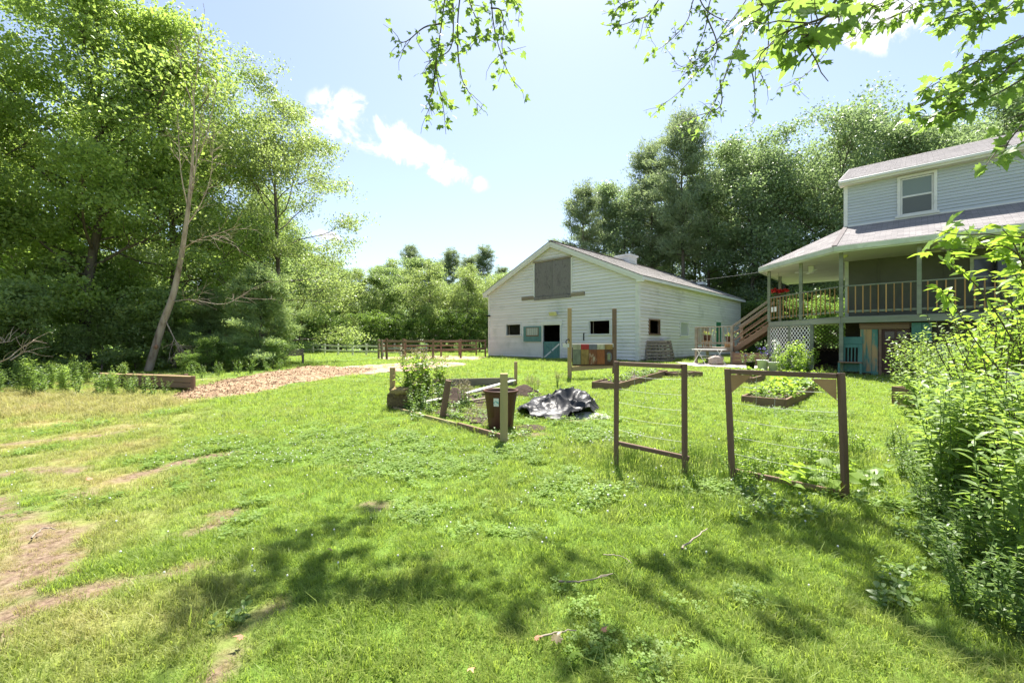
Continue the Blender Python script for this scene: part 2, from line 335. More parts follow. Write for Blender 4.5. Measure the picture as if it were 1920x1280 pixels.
def cards(C, s, rng, up=.6, aspect=.6, fold=.12, droop=.0, T=None):
    """kite shaped leaves centred on C"""
    n = len(C); N = norm(rng.normal(size=(n, 3)) + np.array([0, 0, up])); 
    if T is None: T = rng.normal(size=(n, 3))
    T = T - np.array([0, 0, droop]); T = norm(T - (T * N).sum(1, keepdims=True) * N); B = np.cross(N, T); s = np.broadcast_to(s, (n,))[:, None]
    V = np.stack([C - T * s * .5, C + B * s * aspect * .5 + N * s * fold - T * s * .08, C + T * s * .5, C - B * s * aspect * .5 + N * s * fold - T * s * .08], 1).reshape(-1, 3)
    return V, np.arange(4 * n).reshape(-1, 4)

# ------------------------------------------------------------------ ground
PLOT = [(-2.72, 9.35), (-.1, 6.42), (.15, 13.0), (-2.6, 12.7)]
def inpoly(x, y, P):
    r = np.zeros(np.shape(x), bool); n = len(P)
    for i in range(n):
        (x1, y1), (x2, y2) = P[i], P[(i + 1) % n]
        c = ((y1 > y) != (y2 > y)) & (x < (x2 - x1) * (y - y1) / (y2 - y1 + 1e-12) + x1); r ^= c
    return r
def wob(x, y, s, seed): return (fbm(x * s, y * s, seed) - .5)
def dryness(x, y):
    e = x + .62 * y + .5 + 2.6 * wob(x, y, .55, 21)
    a = 1 - smooth(-1.6, .5, e)
    return np.clip(a * (.34 + 1.5 * wob(x, y, 1.3, 22)) * (1 - smooth(15, 18, y)), 0, 1)
def straw(x, y):
    return .6 * (1 - smooth(-7.9, -6.9, x + 1.6 * wob(x, y, .6, 31))) * smooth(7.4, 9.0, y - .2 * (x + 7) + wob(x, y, .7, 32) * 2) * (1 - smooth(10.6, 11.8, y))
BARE = [(.95, 7.9, .5, .11), (.35, 6.9, .28, .16), (-1.3, 3.9, .22, .08), (-1.9, 5.2, .34, .07)]
def _gx(px, py): d = CAMZ * FPX / (py - 640); return ((px - 960) / FPX * d, d)
TRACKS = [([(-60, 1240), (10, 1160), (50, 1080), (100, 1010), (20, 960), (-60, 930)], .13), ([(60, 1150), (150, 1112), (250, 1092), (300, 1080), (370, 1058)], .07), ([(390, 1290), (420, 1220), (470, 1160), (520, 1130)], .05), ([(320, 1005), (400, 980), (430, 960)], .08), ([(-40, 900), (60, 880), (150, 885)], .14), ([(150, 930), (210, 905), (330, 870), (450, 845)], .10), ([(-60, 840), (100, 825), (230, 812)], .14), ([(60, 1040), (40, 1000), (90, 985)], .1)]
def bare(x, y):
    """worn earth: a few spots and the ragged wheel tracks"""
    b = np.zeros(np.shape(x))
    for (cx, cy, rx, ry) in BARE:
        q = ((x - cx) / rx) ** 2 + ((y - cy) / ry) ** 2 + 3.4 * wob(x, y, 4.1, 41) + 2.4 * wob(x, y, 11, 42); b = np.maximum(b, 1 - smooth(.3, 1.5, q))
    rag = 2.6 * wob(x, y, 2.7, 45) + 2.2 * wob(x, y, 8, 46)
    for pts, w_ in TRACKS:
        P = [_gx(*p) for p in pts]; dm = np.full(np.shape(x), 99.)
        for (x1, y1), (x2, y2) in zip(P[:-1], P[1:]):
            f = np.clip(((x - x1) * (x2 - x1) + (y - y1) * (y2 - y1)) / ((x2 - x1) ** 2 + (y2 - y1) ** 2), 0, 1); dm = np.minimum(dm, np.hypot(x - x1 - f * (x2 - x1), y - y1 - f * (y2 - y1)))
        b = np.maximum(b, 1 - smooth(.5, 1.7, dm / w_ + rag))
    n = .8 * smooth(.66, .78, fbm(x * 1.6, y * 2.4, 44)) * dryness(x, y)
    return np.clip(np.maximum(b, n), 0, 1)
PATH = [(-6.9, 16.2), (-5.2, 15.7), (-3.6, 17.0), (-2.2, 20.5), (-2.4, 23.0), (-4.2, 24.5), (-6.2, 22.5), (-7.8, 20), (-8.3, 17.8)]
def axis(lo, hi, step, far):
    a = list(np.arange(lo, hi, step)); s, v = step, hi
    while v < far[1]: a.append(v); s *= 1.22; v += s
    a.append(far[1]); s, v = step, lo - step
    while v > far[0]: a.insert(0, v); s *= 1.22; v -= s
    a.insert(0, far[0]); return np.array(a)
gx, gy = axis(-11, 11, .14, (-900, 900)), axis(.6, 15, .12, (-60, 1500))
XX, YY = np.meshgrid(gx, gy); nx, ny = len(gx), len(gy)
ZZ = gh(XX, YY)
i, j = np.meshgrid(np.arange(nx - 1), np.arange(ny - 1)); a = (j * nx + i).ravel()
gm = mesh_np('ground', np.stack([XX, YY, ZZ], -1).reshape(-1, 3), np.stack([a, a + 1, a + nx + 1, a + nx], -1), smoothf=True)
for nm, val in (('dry', np.maximum(dryness(XX, YY), straw(XX, YY))), ('bare', bare(XX, YY))):
    at_ = gm.attributes.new(nm, 'FLOAT', 'POINT'); at_.data.foreach_set('value', val.ravel().astype(np.float32))
m, t, N, L = nodes('ground')
ge = N('ShaderNodeNewGeometry')
def nse(s, d=8):
    n = N('ShaderNodeTexNoise'); n.inputs['Scale'].default_value = s; n.inputs['Detail'].default_value = d; n.inputs['Roughness'].default_value = .65; L(ge.outputs['Position'], n.inputs['Vector']); return n.outputs[0]
def mixc(f, a, b):
    n = N('ShaderNodeMix', data_type='RGBA'); L(f, n.inputs[0]); L(a, n.inputs[6]); L(b, n.inputs[7]); return n.outputs[2]
green = ramp(N, L, nse(2.3), [(.32, (.08, .14, .02)), (.5, (.12, .195, .03)), (.7, (.16, .225, .05))])
dryc = ramp(N, L, nse(9), [(.35, (.26, .21, .085)), (.65, (.46, .38, .17))])
dirtc = ramp(N, L, nse(22), [(.35, (.10, .068, .046)), (.5, (.19, .132, .092)), (.68, (.27, .21, .145))])
ad = N('ShaderNodeAttribute', attribute_name='dry'); ab = N('ShaderNodeAttribute', attribute_name='bare')
c = mixc(ab.outputs['Fac'], mixc(ad.outputs['Fac'], green, dryc), dirtc)
b = N('ShaderNodeBsdfPrincipled'); L(c, b.inputs['Base Color']); b.inputs['Roughness'].default_value = .95; b.inputs['Specular IOR Level'].default_value = .15
bp = N('ShaderNodeBump'); bp.inputs['Strength'].default_value = .8; bp.inputs['Distance'].default_value = .03; L(nse(30, 5), bp.inputs['Height']); L(bp.outputs[0], b.inputs['Normal'])
o = N('ShaderNodeOutputMaterial'); L(b.outputs[0], o.inputs[0])
gm.materials.append(m)
new('ground', gm, kind='structure', label='green lawn with dry straw patches running out to the woods')
def sheet(name, poly, lift, mat, step=.35, wobble=.5, thick=None, **k):
    """ragged patch lying on the ground"""
    P = np.array(poly); x0, y0 = P.min(0) - .8; x1, y1 = P.max(0) + .8
    xs, ys = np.arange(x0, x1, step), np.arange(y0, y1, step); X, Y = np.meshgrid(xs, ys)
    ins = inpoly(X + wobble * 2 * wob(X, Y, .9, 51), Y + wobble * 2 * wob(X, Y, .9, 52), poly); idx = -np.ones(X.shape, int); keep = np.zeros(X.shape, bool)
    keep |= ins; V, F = [], []
    idx[keep] = np.arange(keep.sum()); Z = gh(X, Y) + lift; V = np.stack([X, Y, Z], -1)[keep]
    for r in range(len(ys) - 1):
        for q in range(len(xs) - 1):
            c4 = [idx[r, q], idx[r, q + 1], idx[r + 1, q + 1], idx[r + 1, q]]
            if min(c4) >= 0: F.append(c4)
    return new(name, mesh_py(name, V, F, mat, True), mat=mat, **k)
sheet('dirt_path', PATH, .018, 'dirt', .25, label='bare pinkish dirt drive curving past the wood chips', kind='structure')
sheet('dirt_paddock', [(-9, 27.5), (-2.3, 26), (-1.2, 31.5), (-5, 35), (-10, 31)], .014, 'dirt', .4, label='bare dirt floor of the paddock beside the barn', kind='structure')
sheet('patio', [(8.2, 19.5), (11.3, 17.6), (12.6, 19.0), (10.8, 22.2), (8.8, 23.6)], .03, 'paving', .25, .15, label='pale paved strip at the foot of the landing', kind='structure')

# ------------------------------------------------------------------ trees
def wiggle(p0, d, L_, n, rng, bend=.12, up=.0):
    P = [np.array(p0, float)]; d = norm(np.array(d, float))
    for _ in range(n):
        d = norm(d + rng.normal(size=3) * bend + np.array([0, 0, up])); P.append(P[-1] + d * L_ / n)
    return np.array(P)
def gen_tree(seed, H, tr, base, cr, nleaf, leaf, limbs=20, up=.06, shape='round', lean=0, cluster=.05, droop=.1, aspect=.62, sub=5, ter=4, flat=.5):
    """trunk, limbs, boughs and twigs, with a spray of leaves round every twig end"""
    rng = np.random.default_rng(seed); trunk = wiggle((0, 0, -.2), (lean, 0, 1), H * .93, 9, rng, .06); trunk[0] = (0, 0, -.3)
    tz = np.linspace(0, 1, len(trunk)); wood = [(trunk, tr * (1 - tz * .88))]; cen, cr_ = [], []
    def tp(f): q = f * (len(trunk) - 1); i = min(int(q), len(trunk) - 2); return trunk[i] + (trunk[i + 1] - trunk[i]) * (q - i)
    def on(P, u): q = u * (len(P) - 1); i = min(int(q), len(P) - 2); return P[i] + (P[i + 1] - P[i]) * (q - i), norm(P[i + 1] - P[i])
    for k in range(limbs):
        f = base + (.97 - base) * ((k + .5) / limbs) ** .9; h = (f - base) / (1 - base)
        prof = {'round': math.sin(math.pi * min(1, .16 + h * .80)) ** .7, 'oval': math.sin(math.pi * (.2 + h * .75)) ** .6 * .95, 'cone': 1.05 - .85 * h, 'top': .35 + .75 * math.sin(math.pi * min(.98, h * .9 + .08)) if h > .25 else .45}[shape]
        Lb = cr * prof * rng.uniform(.42, 1.28); az = k * 2.4 + rng.uniform(-.6, .6); el = math.radians(8 + 56 * h + rng.uniform(-14, 14))
        d = (math.cos(az) * math.cos(el), math.sin(az) * math.cos(el), math.sin(el)); P = wiggle(tp(f), d, Lb, 6, rng, .15, up)
        r0 = tr * .36 * (1 - f * .6); wood.append((P, np.linspace(r0, r0 * .15, 7)))
        for s_ in range(sub):
            p, dd = on(P, rng.uniform(.25, 1.0) ** .8); l2 = Lb * rng.uniform(.22, .5); Q = wiggle(p, dd + rng.normal(size=3) * np.array([.75, .75, .45]), l2, 4, rng, .2, up * .6); wood.append((Q, np.linspace(r0 * .35, r0 * .06, 5)))
            for t_ in range(ter):
                p2, d2 = on(Q, rng.uniform(.3, 1.)); e = p2 + norm(d2 + rng.normal(size=3) * np.array([.8, .8, .45])) * l2 * rng.uniform(.2, .6); cen.append(e); cr_.append(H * cluster * rng.uniform(.5, 1.5) * min(1.15, .45 + .75 * Lb / cr))
        cen.append(P[-1]); cr_.append(H * cluster)
    cen = np.array(cen); cr_ = np.array(cr_); w = cr_ ** 2 * rng.uniform(.3, 1.5, len(cr_)); w /= w.sum(); pick = rng.choice(len(cen), nleaf, p=w)
    C = cen[pick] + np.clip(rng.normal(size=(nleaf, 3)), -1.7, 1.7) * .62 * cr_[pick][:, None] * np.array([1, 1, flat]); C[:, 2] = np.maximum(C[:, 2], .15)
    ct = np.random.default_rng(seed + 5).uniform(-.25, .25, len(cen))
    V, F = cards(C, leaf * rng.uniform(.6, 1.3, nleaf), rng, .7, aspect, .12, droop)
    tint = np.clip(.45 + ct[pick] + rng.normal(0, .2, nleaf), 0, 1)
    WV, WF = tubes(wood, 7)
    return WV, WF, V, F, tint
def gen_pine(seed, H, tr, base, cr, ncard, card, soft=False, step=.62):
    rng = np.random.default_rng(seed); n = 12; trunk = np.stack([np.cumsum(rng.normal(0, .04, n)), np.cumsum(rng.normal(0, .04, n)), np.linspace(-.2, H, n)], 1); trunk[0, :2] = trunk[1, :2]
    wood = [(trunk, np.linspace(tr, .02, n))]; C, T = [], []; z = base * H
    while z < H * .985:
        h = (z / H - base) / (1 - base); nb = rng.integers(3, 6)
        for k in range(nb):
            if rng.random() < .12 and not soft: continue
            L_ = cr * ((1.05 - h) ** .72 * (.55 + .45 * min(1, h * 4 + .3)) if soft else (.35 + .75 * math.sin(math.pi * min(.97, .30 + h * .66)))) * rng.uniform(.55, 1.15); az = rng.uniform(0, 6.28); el = math.radians(rng.uniform(-5, 18) + 38 * h)
            x = np.interp(z, trunk[:, 2], trunk[:, 0]); y = np.interp(z, trunk[:, 2], trunk[:, 1])
            P = wiggle((x, y, z), (math.cos(az) * math.cos(el), math.sin(az) * math.cos(el), math.sin(el)), max(.25, L_), 5, rng, .1, .05); wood.append((P, np.linspace(tr * .22 * (1.1 - h), .008, 6)))
            for q in range(max(2, int(L_ * 3.2))):
                u = rng.uniform(.25, 1) * 5; i = min(int(u), 4); p = P[i] + (P[i + 1] - P[i]) * (u - i); d = norm(P[i + 1] - P[i])
                m_ = 1; C.append(p + rng.normal(size=3) * np.array([.22, .22, .1]) * (.6 + .12 * L_)); T.append(d)
        z += step * rng.uniform(.6, 1.3) * (1 - .35 * h)
    C = np.array(C); T = np.array(T); pick = rng.integers(0, len(C), ncard); sp_ = card * .85
    P = C[pick] + rng.normal(size=(ncard, 3)) * np.array([sp_, sp_, sp_ * .45]); TT = T[pick] + rng.normal(size=(ncard, 3)) * .75 + np.array([0, 0, .25])
    V, F = cards(P, card * rng.uniform(.6, 1.3, ncard), rng, .4, .16 if soft else .2, .03, 0, TT)
    ct = rng.uniform(-.25, .25, len(C)); tint = np.clip(.45 + ct[pick] + rng.normal(0, .15, ncard), 0, 1)
    WV, WF = tubes(wood, 6); return WV, WF, V, F, tint
KIND = {}
def kind(name, gen, leafm, bark='bark', *a, **k):
    WV, WF, V, F, tint = gen(*a, **k); KIND[name] = (mesh_np(name + '_wood', WV, WF, None, True, bark), mesh_np(name + '_leaf', V, F, tint, False, leafm))
def plant_tree(kd, p, s, rz, label, group, name='broadleaf_tree', cat='tree', sz=None, parts=('trunk', 'crown'), tilt=None):
    t_ = thing(name, p, label, cat, group); M = Matrix.Translation(p) @ Matrix.Rotation(rz, 4, 'Z')
    if tilt: M = M @ Matrix.Rotation(tilt, 4, 'Y')
    M = M @ Matrix.Diagonal((s, s, sz or s, 1))
    new(parts[0], KIND[kd][0], t_, M); c_ = new(parts[1], KIND[kd][1], t_, M); c_['kind'] = 'stuff'
    return t_
kind('maple_big', gen_tree, 'leaf_left', 'bark', 101, 18, .26, .14, 5.4, 60000, .16, limbs=34, cluster=.034, sub=7)
kind('maple_big2', gen_tree, 'leaf_left', 'bark', 102, 15.5, .22, .10, 4.8, 50000, .155, limbs=34, cluster=.036, sub=7)
kind('birch_tall', gen_tree, 'leaf_birch', 'bark', 109, 15, .15, .08, 4.2, 48000, .12, limbs=36, shape='oval', cluster=.03, droop=.4, sub=7, up=.03)
kind('broad_a', gen_tree, 'leaf_forest', 'bark', 111, 20, .24, .20, 5.8, 21000, .235, limbs=28, cluster=.046, shape='round', sub=6)
kind('broad_b', gen_tree, 'leaf_forest', 'bark', 112, 20, .22, .16, 5.0, 18000, .235, limbs=28, cluster=.045, shape='top', sub=6)
kind('broad_c', gen_tree, 'leaf_mid', 'bark', 113, 12, .15, .08, 4.0, 24000, .19, limbs=26, cluster=.042, shape='oval', sub=6)
kind('broad_d', gen_tree, 'leaf_birch', 'bark', 114, 12, .13, .10, 3.3, 21000, .17, limbs=24, cluster=.042, shape='round', sub=6)
kind('pine_a', gen_pine, 'needle', 'bark', 121, 24, .26, .42, 4.0, 26000, .42)
kind('pine_b', gen_pine, 'needle', 'bark', 122, 22, .24, .22, 4.2, 30000, .42)
kind('pine_young', gen_pine, 'needle_soft', 'bark', 123, 5.0, .09, .03, 2.7, 42000, .2, soft=True, step=.24)
kind('bush_a', gen_tree, 'leaf_understory', 'bark', 131, 3.4, .05, .04, 1.9, 8000, .14, limbs=18, cluster=.075, shape='round', up=.08)
kind('bush_b', gen_tree, 'leaf_weed', 'bark', 132, 3.0, .045, .04, 1.7, 7500, .12, limbs=18, cluster=.075, shape='oval', up=.1)

# tall broadleaf trees at the edge of the left-hand wood: (pixel column, depth)
def row(kd, spots, label, group, **k):
    for q, (px, d, s) in enumerate(spots): plant_tree(kd, gp(px, d), s * R.uniform(.97, 1.03), R.uniform(0, 6.28), label if isinstance(label, str) else label[q], group, **k)
def one(kd, px, d, s, label, rz=0, **k): return plant_tree(kd, gp(px, d), s, rz, label, k.pop('group', None), **k)
one('maple_big', 160, 18.5, .90, 'tallest bright green maple rising over the wooden timber bed', 1.0)
one('maple_big2', 0, 16.5, .88, 'broad green maple behind the tall roadside weeds', 2.2)
one('maple_big2', 320, 21.5, 1.0, 'green maple rising behind the leaning dead birch', 4.0)
one('birch_tall', 525, 23.0, 1.03, 'tall slender birch with drooping leafy twigs above the young pine', .6)
one('birch_tall', 412, 25.0, 1.08, 'slim birch between the maples and the tall leafy birch', 2.6)
row('maple_big2', [(-130, 15.5, .8), (70, 26, 1.0), (250, 30, 1.0), (-60, 27, 1.0)], ['shaded maple beside the broad green maple at the weeds', 'deep wood maple behind the broad green maple', 'deep wood maple behind the tallest bright maple', 'tall deep wood maple beyond the dead branches'], 'maples deep in the wood')
row('broad_c', [(380, 31, 1.05), (500, 36, 1.0), (560, 41, .86), (455, 33, 1.0)], 'leafy tree in the wood behind the young pine', 'trees behind the young pine')
one('pine_young', 490, 19.2, .9, 'soft feathery young white pine beside the bench', 1.2, name='young_pine')
one('pine_young', 398, 19.6, .7, 'dark young pine half hidden behind the dead birch', 3.0, name='young_pine')
# understorey
row('bush_a', [(-40, 14.2, .6), (45, 15, .85), (122, 16.2, .5), (190, 16.8, .75), (255, 18.0, .55), (330, 18.6, .9), (-110, 13, .8), (150, 20, 1.35), (20, 19, 1.0), (290, 23, 1.5)],
    'dark leafy shrub in the shade under the maples', 'shrubs under the maples', name='understory_shrub', cat='shrub', parts=('stems', 'foliage'))
row('bush_b', [(436, 17.4, .3), (512, 18.4, .36), (352, 15.6, .24), (385, 17.0, .42)],
    'low leafy shrub at the foot of the young pines', 'shrubs at the foot of the pines', name='low_shrub', cat='shrub', parts=('stems', 'foliage'))
# far trees across the paddock
row('broad_c', [(585, 49, .9), (650, 55, .84), (715, 52, .78), (775, 50, .92), (835, 53, .8), (900, 52, .74), (958, 56, .82), (1010, 60, .95), (540, 52, 1.05), (620, 60, .95)], 'round green tree across the paddock behind the rail fence', 'trees across the paddock')
row('broad_d', [(615, 46, .86), (682, 49, .8), (748, 56, .95), (805, 47, .8), (870, 48, .82), (925, 47, .7), (985, 50, .85), (555, 47, .95), (1050, 58, 1.05)], 'pale green tree at the edge of the paddock wood', 'pale trees at the paddock wood')
row('bush_b', [(575, 44, 1.1), (640, 44.5, 1.1), (700, 45, 1.2), (765, 45, 1.1), (820, 45, 1.2), (880, 45, 1.2), (915, 46, 1.2), (600, 48, 1.3), (735, 47, 1.2), (850, 49, 1.3)], 'bush along the far edge of the paddock', 'bushes along the paddock', name='paddock_bush', cat='shrub', parts=('stems', 'foliage'))
row('pine_a', [(770, 66, .63), (848, 72, .67), (905, 70, .69), (715, 72, .54)], 'dark pine topping the trees beyond the paddock', 'pines beyond the paddock', name='white_pine')
row('pine_b', [(825, 74, .68), (878, 68, .63), (940, 78, .66)], 'bushy pine among the trees beyond the paddock', 'bushy pines beyond the paddock', name='white_pine')
# tall wood behind the barn
one('pine_b', 1092, 50, .86, 'pine with spreading limbs beside the barn ridge', 1.1, name='white_pine')
one('pine_a', 1278, 45, 1.02, 'tallest straight pine rising behind the barn roof', 2.0, name='white_pine')
one('pine_a', 1225, 50, .98, 'second straight pine behind the barn roof', 4.1, name='white_pine')
one('pine_b', 1135, 54, .92, 'pale pine between the barn ridge and the tall straight pines', 5.0, name='white_pine')
row('broad_b', [(1165, 51, 1.0), (1205, 56, 1.08), (1340, 47, 1.12), (1410, 43, 1.1), (1480, 41, 1.08), (1300, 56, 1.15)], ['tall tree over the barn ridge between the pines', 'tall tree half hidden behind the second straight pine', 'tall tree just past the tallest straight pine', 'tall forked tree behind the low end of the barn roof', 'tall tree behind the porch steps', 'deep wood tree behind the tallest straight pine'], 'tall trees behind the barn')
row('broad_a', [(1260, 58, 1.0), (1375, 52, 1.2), (1450, 50, 1.2), (1545, 40, 1.04), (1600, 44, 1.15)], ['wide crowned tree behind the cupola and pines', 'wide crowned tree over the far end of the barn roof', 'wide crowned tree behind the gap between barn and porch', 'wide crowned tree over the tip of the porch roof', 'wide crowned tree at the corner of the upper house wall'], 'wide trees behind the barn')
row('broad_a', [(1660, 37, .93), (1745, 35, .94), (1830, 33, .93), (1920, 32, .97), (2010, 32, .95)], ['wide tree over the gable end of the house roof', 'wide tree over the upstairs window', 'wide tree over the middle of the upper roof', 'wide tree over the roof end behind the overhanging maple', 'wide tree beyond the roof end, mostly hidden by maple leaves'], 'trees above the house roof')
row('broad_b', [(1700, 43, 1.15), (1790, 41, 1.15), (1880, 40, 1.15)], 'dark tree deep in the wood above the house roof', 'dark trees above the house roof')
row('broad_d', [(1150, 61, 1.0), (1215, 62, 1.05), (1285, 52, .8), (1330, 56, .9), (1385, 47, .75), (1430, 46, .8), (1480, 45, .8), (1110, 64, 1.0), (1530, 38, .8), (1590, 36, .75)], 'young tree filling the wood behind the barn', 'young trees behind the barn')
row('bush_b', [(1355, 43, 1.3), (1400, 40, 1.3), (1440, 38, 1.4), (1480, 36, 1.5), (1520, 32, 1.3), (1560, 29, 1.2)], 'bush at the edge of the wood behind the porch', 'bushes behind the porch', name='wood_edge_bush', cat='shrub', parts=('stems', 'foliage'))

row('broad_a', [(1320, 60, 1.15), (1510, 52, 1.15), (1640, 46, 1.12)], 'tree deep in the continuous wood behind barn and house', 'deep trees behind barn and house')
# leaning dead birch with peeling trunk and bare twigs
dead = thing('dead_birch', gp(275, 17.2), 'leaning pale birch with a bare dead top and peeling bark', 'tree')
D0 = 17.2
tr_ = curve([gp(275, D0) - Vector((0, 0, .2)), at(304, 610, D0), at(324, 555, D0), at(338, 490, D0), at(346, 440, D0 - .1), at(354, 380, D0 - .2), at(360, 310, D0 - .2), at(364, 240, D0 - .3), at(362, 180, D0 - .3), at(352, 110, D0 - .3)], 5)
V, F = tubes([(tr_, np.interp(np.linspace(0, 1, len(tr_)), [0, .3, .5, .8, 1], [.15, .1, .075, .028, .01]))], 9)
new('trunk', mesh_np('dead_trunk', V, F, None, True, 'bark_birch'), dead)
rg = np.random.default_rng(3); limb_paths = [curve([at(*p) for p in P], 5) for P in (
    [(326, 565, D0), (360, 562, D0 - .3), (420, 570, D0 - .5), (470, 545, D0 - .6)], [(340, 470, D0), (370, 450, D0 - .2), (410, 438, D0 - .3), (455, 420, D0 - .4)],
    [(345, 430, D0), (375, 385, D0 + .2), (395, 330, D0 + .3), (400, 250, D0 + .3)], [(352, 390, D0), (340, 330, D0 - .2), (335, 260, D0 - .2), (332, 170, D0 - .2)],
    [(358, 330, D0), (385, 260, D0), (400, 200, D0), (408, 140, D0)], [(346, 430, D0), (362, 350, D0 - .3), (372, 260, D0 - .4), (385, 150, D0 - .4)],
    [(362, 200, D0), (345, 150, D0), (330, 85, D0)], [(362, 190, D0), (370, 130, D0), (372, 70, D0)], [(310, 600, D0), (330, 640, D0 - .2), (345, 660, D0 - .3)])]
for P in limb_paths:
    paths = [(P, np.linspace(.024, .006, len(P)))]
    for q in range(10):
        i_ = rg.integers(3, len(P) - 1); d = norm(P[i_] - P[i_ - 1]) + rg.normal(size=3) * .5; Q = wiggle(P[i_], d, rg.uniform(.4, 1.5), 5, rg, .18, .04); paths.append((Q, np.linspace(.010, .004, 6)))
        for _ in range(3): paths.append((wiggle(Q[rg.integers(1, 5)], d + rg.normal(size=3) * .6, rg.uniform(.2, .6), 3, rg, .2), np.linspace(.006, .003, 4)))
    V, F = tubes(paths, 5); new('branch', mesh_np('dead_branch', V, F, None, True, 'bark_birch'), dead)
sc_ = at(292, 650, D0 - .13); V, F = tubes([([(sc_.x, sc_.y, sc_.z - .1), (sc_.x + .02, sc_.y - .02, sc_.z), (sc_.x + .05, sc_.y, sc_.z + .1)], [.02, .09, .02])], 8)
new('bark_scar', mesh_np('scar', V, F, None, True, 'dead_leaf'), dead, label='rusty red scar on the pale trunk')
# fallen bare branches in the weeds
for q, P in enumerate(([(-30, 690, 12), (15, 672, 12), (35, 655, 12.2), (62, 638, 12.3)], [(20, 675, 12.4), (45, 660, 12.5), (60, 660, 12.5)], [(-20, 645, 13), (5, 642, 13), (20, 640, 13)])):
    c_ = curve([at(*p) for p in P], 4); paths = [(c_, np.linspace(.022, .006, len(c_)))]
    for _ in range(7): paths.append((wiggle(c_[rg.integers(2, len(c_))], rg.normal(size=3) + np.array([.5, 0, .8]), .5, 4, rg, .2), np.linspace(.008, .003, 5)))
    V, F = tubes(paths, 5); new('bare_branch', mesh_np('bare_branch', V, F, None, True, 'bark_birch'), mat=None, label='bare dead branch sticking out of the weeds', cat='branch', group='dead branches in the weeds')

# ------------------------------------------------------------------ barn
ANG = math.radians(-43.5)
def frame(x, y): return Matrix.Translation((x, y, 0)) @ Matrix.Rotation(ANG, 4, 'Z')
def clap(parent, F, u0, u1, z0, z1, mat, step, openings=(), prof=None, proud=.045, back=.06, groove=.014):
    """clapboards on the plane v=0 of F, one object for each board piece; prof(z) -> (u min, u max)"""
    z = z0; Rr = random.Random(5)
    while z < z1 - 1e-4:
        zt = min(z + step, z1); cuts = sorted({z, zt} | {q for o in openings for q in (o[2], o[3]) if z + 1e-3 < q < zt - 1e-3})
        jit = Rr.uniform(-.002, .002)
        for a, b in zip(cuts[:-1], cuts[1:]):
            ea, eb = (prof(a), prof(b)) if prof else ((u0, u1), (u0, u1))
            if ea[1] - ea[0] < .02: continue
            mid = (a + b) / 2; segs = [(0, 1)]
            ops = sorted((o[0], o[1]) for o in openings if o[2] < mid < o[3]); xs = [('L', None)]; pieces = []; cur = None
            for o in ops: pieces.append((cur, o[0])); cur = o[1]
            pieces.append((cur, None))
            for (l, r) in pieces:
                la, lb = (ea[0], eb[0]) if l is None else (l, l); ra, rb = (ea[1], eb[1]) if r is None else (r, r)
                if ra - la < .01: continue
                lb, rb = min(lb, rb), max(lb, rb)
                da = proud * (1 - (a - z) / step * 1.25) + jit; db = proud * (1 - (b - z) / step * 1.25) + jit; ov = .008 if a == z and a > z0 else 0
                gv = min(groove, (b - a) * .5) if b == zt else 0; lm, rm = la + (lb - la) * .85, ra + (rb - ra) * .85; dg = back - .02
                sec = [(-da, a - ov, la, ra), (-db, b - gv, lm, rm)] + ([(dg, b - gv, lm, rm), (dg, b, lb, rb)] if gv else []) + [(back, b, lb, rb), (back, a - ov, la, ra)]
                ns = len(sec); V = [(q[2], q[0], q[1]) for q in sec] + [(q[3], q[0], q[1]) for q in sec]
                c_ = Vector(((la + ra) / 2, 0, a)); me = mesh_py('clapboard', [Vector(q) - c_ for q in V], [tuple(range(ns - 1, -1, -1)), tuple(range(ns, 2 * ns))] + [(k_, (k_ + 1) % ns, (k_ + 1) % ns + ns, k_ + ns) for k_ in range(ns)], mat)
                new('clapboard', me, parent, F @ Matrix.Translation(c_))
        z = zt
def roof_plane(name, parent, F, e0, e1, t1, t0, mat, thick=.05, course=.145, under=None, **k):
    """shingled plane in stepped courses from eave e0-e1 up to t0-t1"""
    e0, e1, t0, t1 = map(Vector, (e0, e1, t0, t1)); n = ((e1 - e0).cross(t0 - e0) if (t0 - e0).length > .01 else (e1 - e0).cross(t1 - e0)).normalized()
    if n.z < 0: n = -n
    L_ = max((t0 - e0).length, (t1 - e1).length); nc = max(2, int(L_ / course)); V, Fc, UV = [], [], []; ux = (e1 - e0).normalized(); hgt = n.cross(ux)
    for c_ in range(nc):
        f0, f1 = c_ / nc, (c_ + 1) / nc; a, b = e0.lerp(t0, f0), e1.lerp(t1, f0); d, e = e0.lerp(t0, f1), e1.lerp(t1, f1); i_ = len(V)
        V += [a + n * .009, b + n * .009, e + n * .003, d + n * .003, a - n * .004, b - n * .004]; Fc += [(i_, i_ + 1, i_ + 2, i_ + 3), (i_ + 4, i_ + 5, i_ + 1, i_)]
    i_ = len(V); V += [e0, e1, t1, t0, e0 - n * thick, e1 - n * thick, t1 - n * thick, t0 - n * thick]
    Fc += [(i_ + 7, i_ + 6, i_ + 5, i_ + 4), (i_, i_ + 4, i_ + 5, i_ + 1), (i_ + 1, i_ + 5, i_ + 6, i_ + 2), (i_ + 3, i_ + 7, i_ + 4, i_)]
    me = mesh_py(name, V, Fc, mat); a_ = me.attributes.new('roofuv', 'FLOAT_VECTOR', 'POINT')
    for q, v in enumerate(V): a_.data[q].vector = ((v - e0).dot(ux), abs((v - e0).dot(hgt)), 0)
    o_ = new(name, me, parent, F); return o_
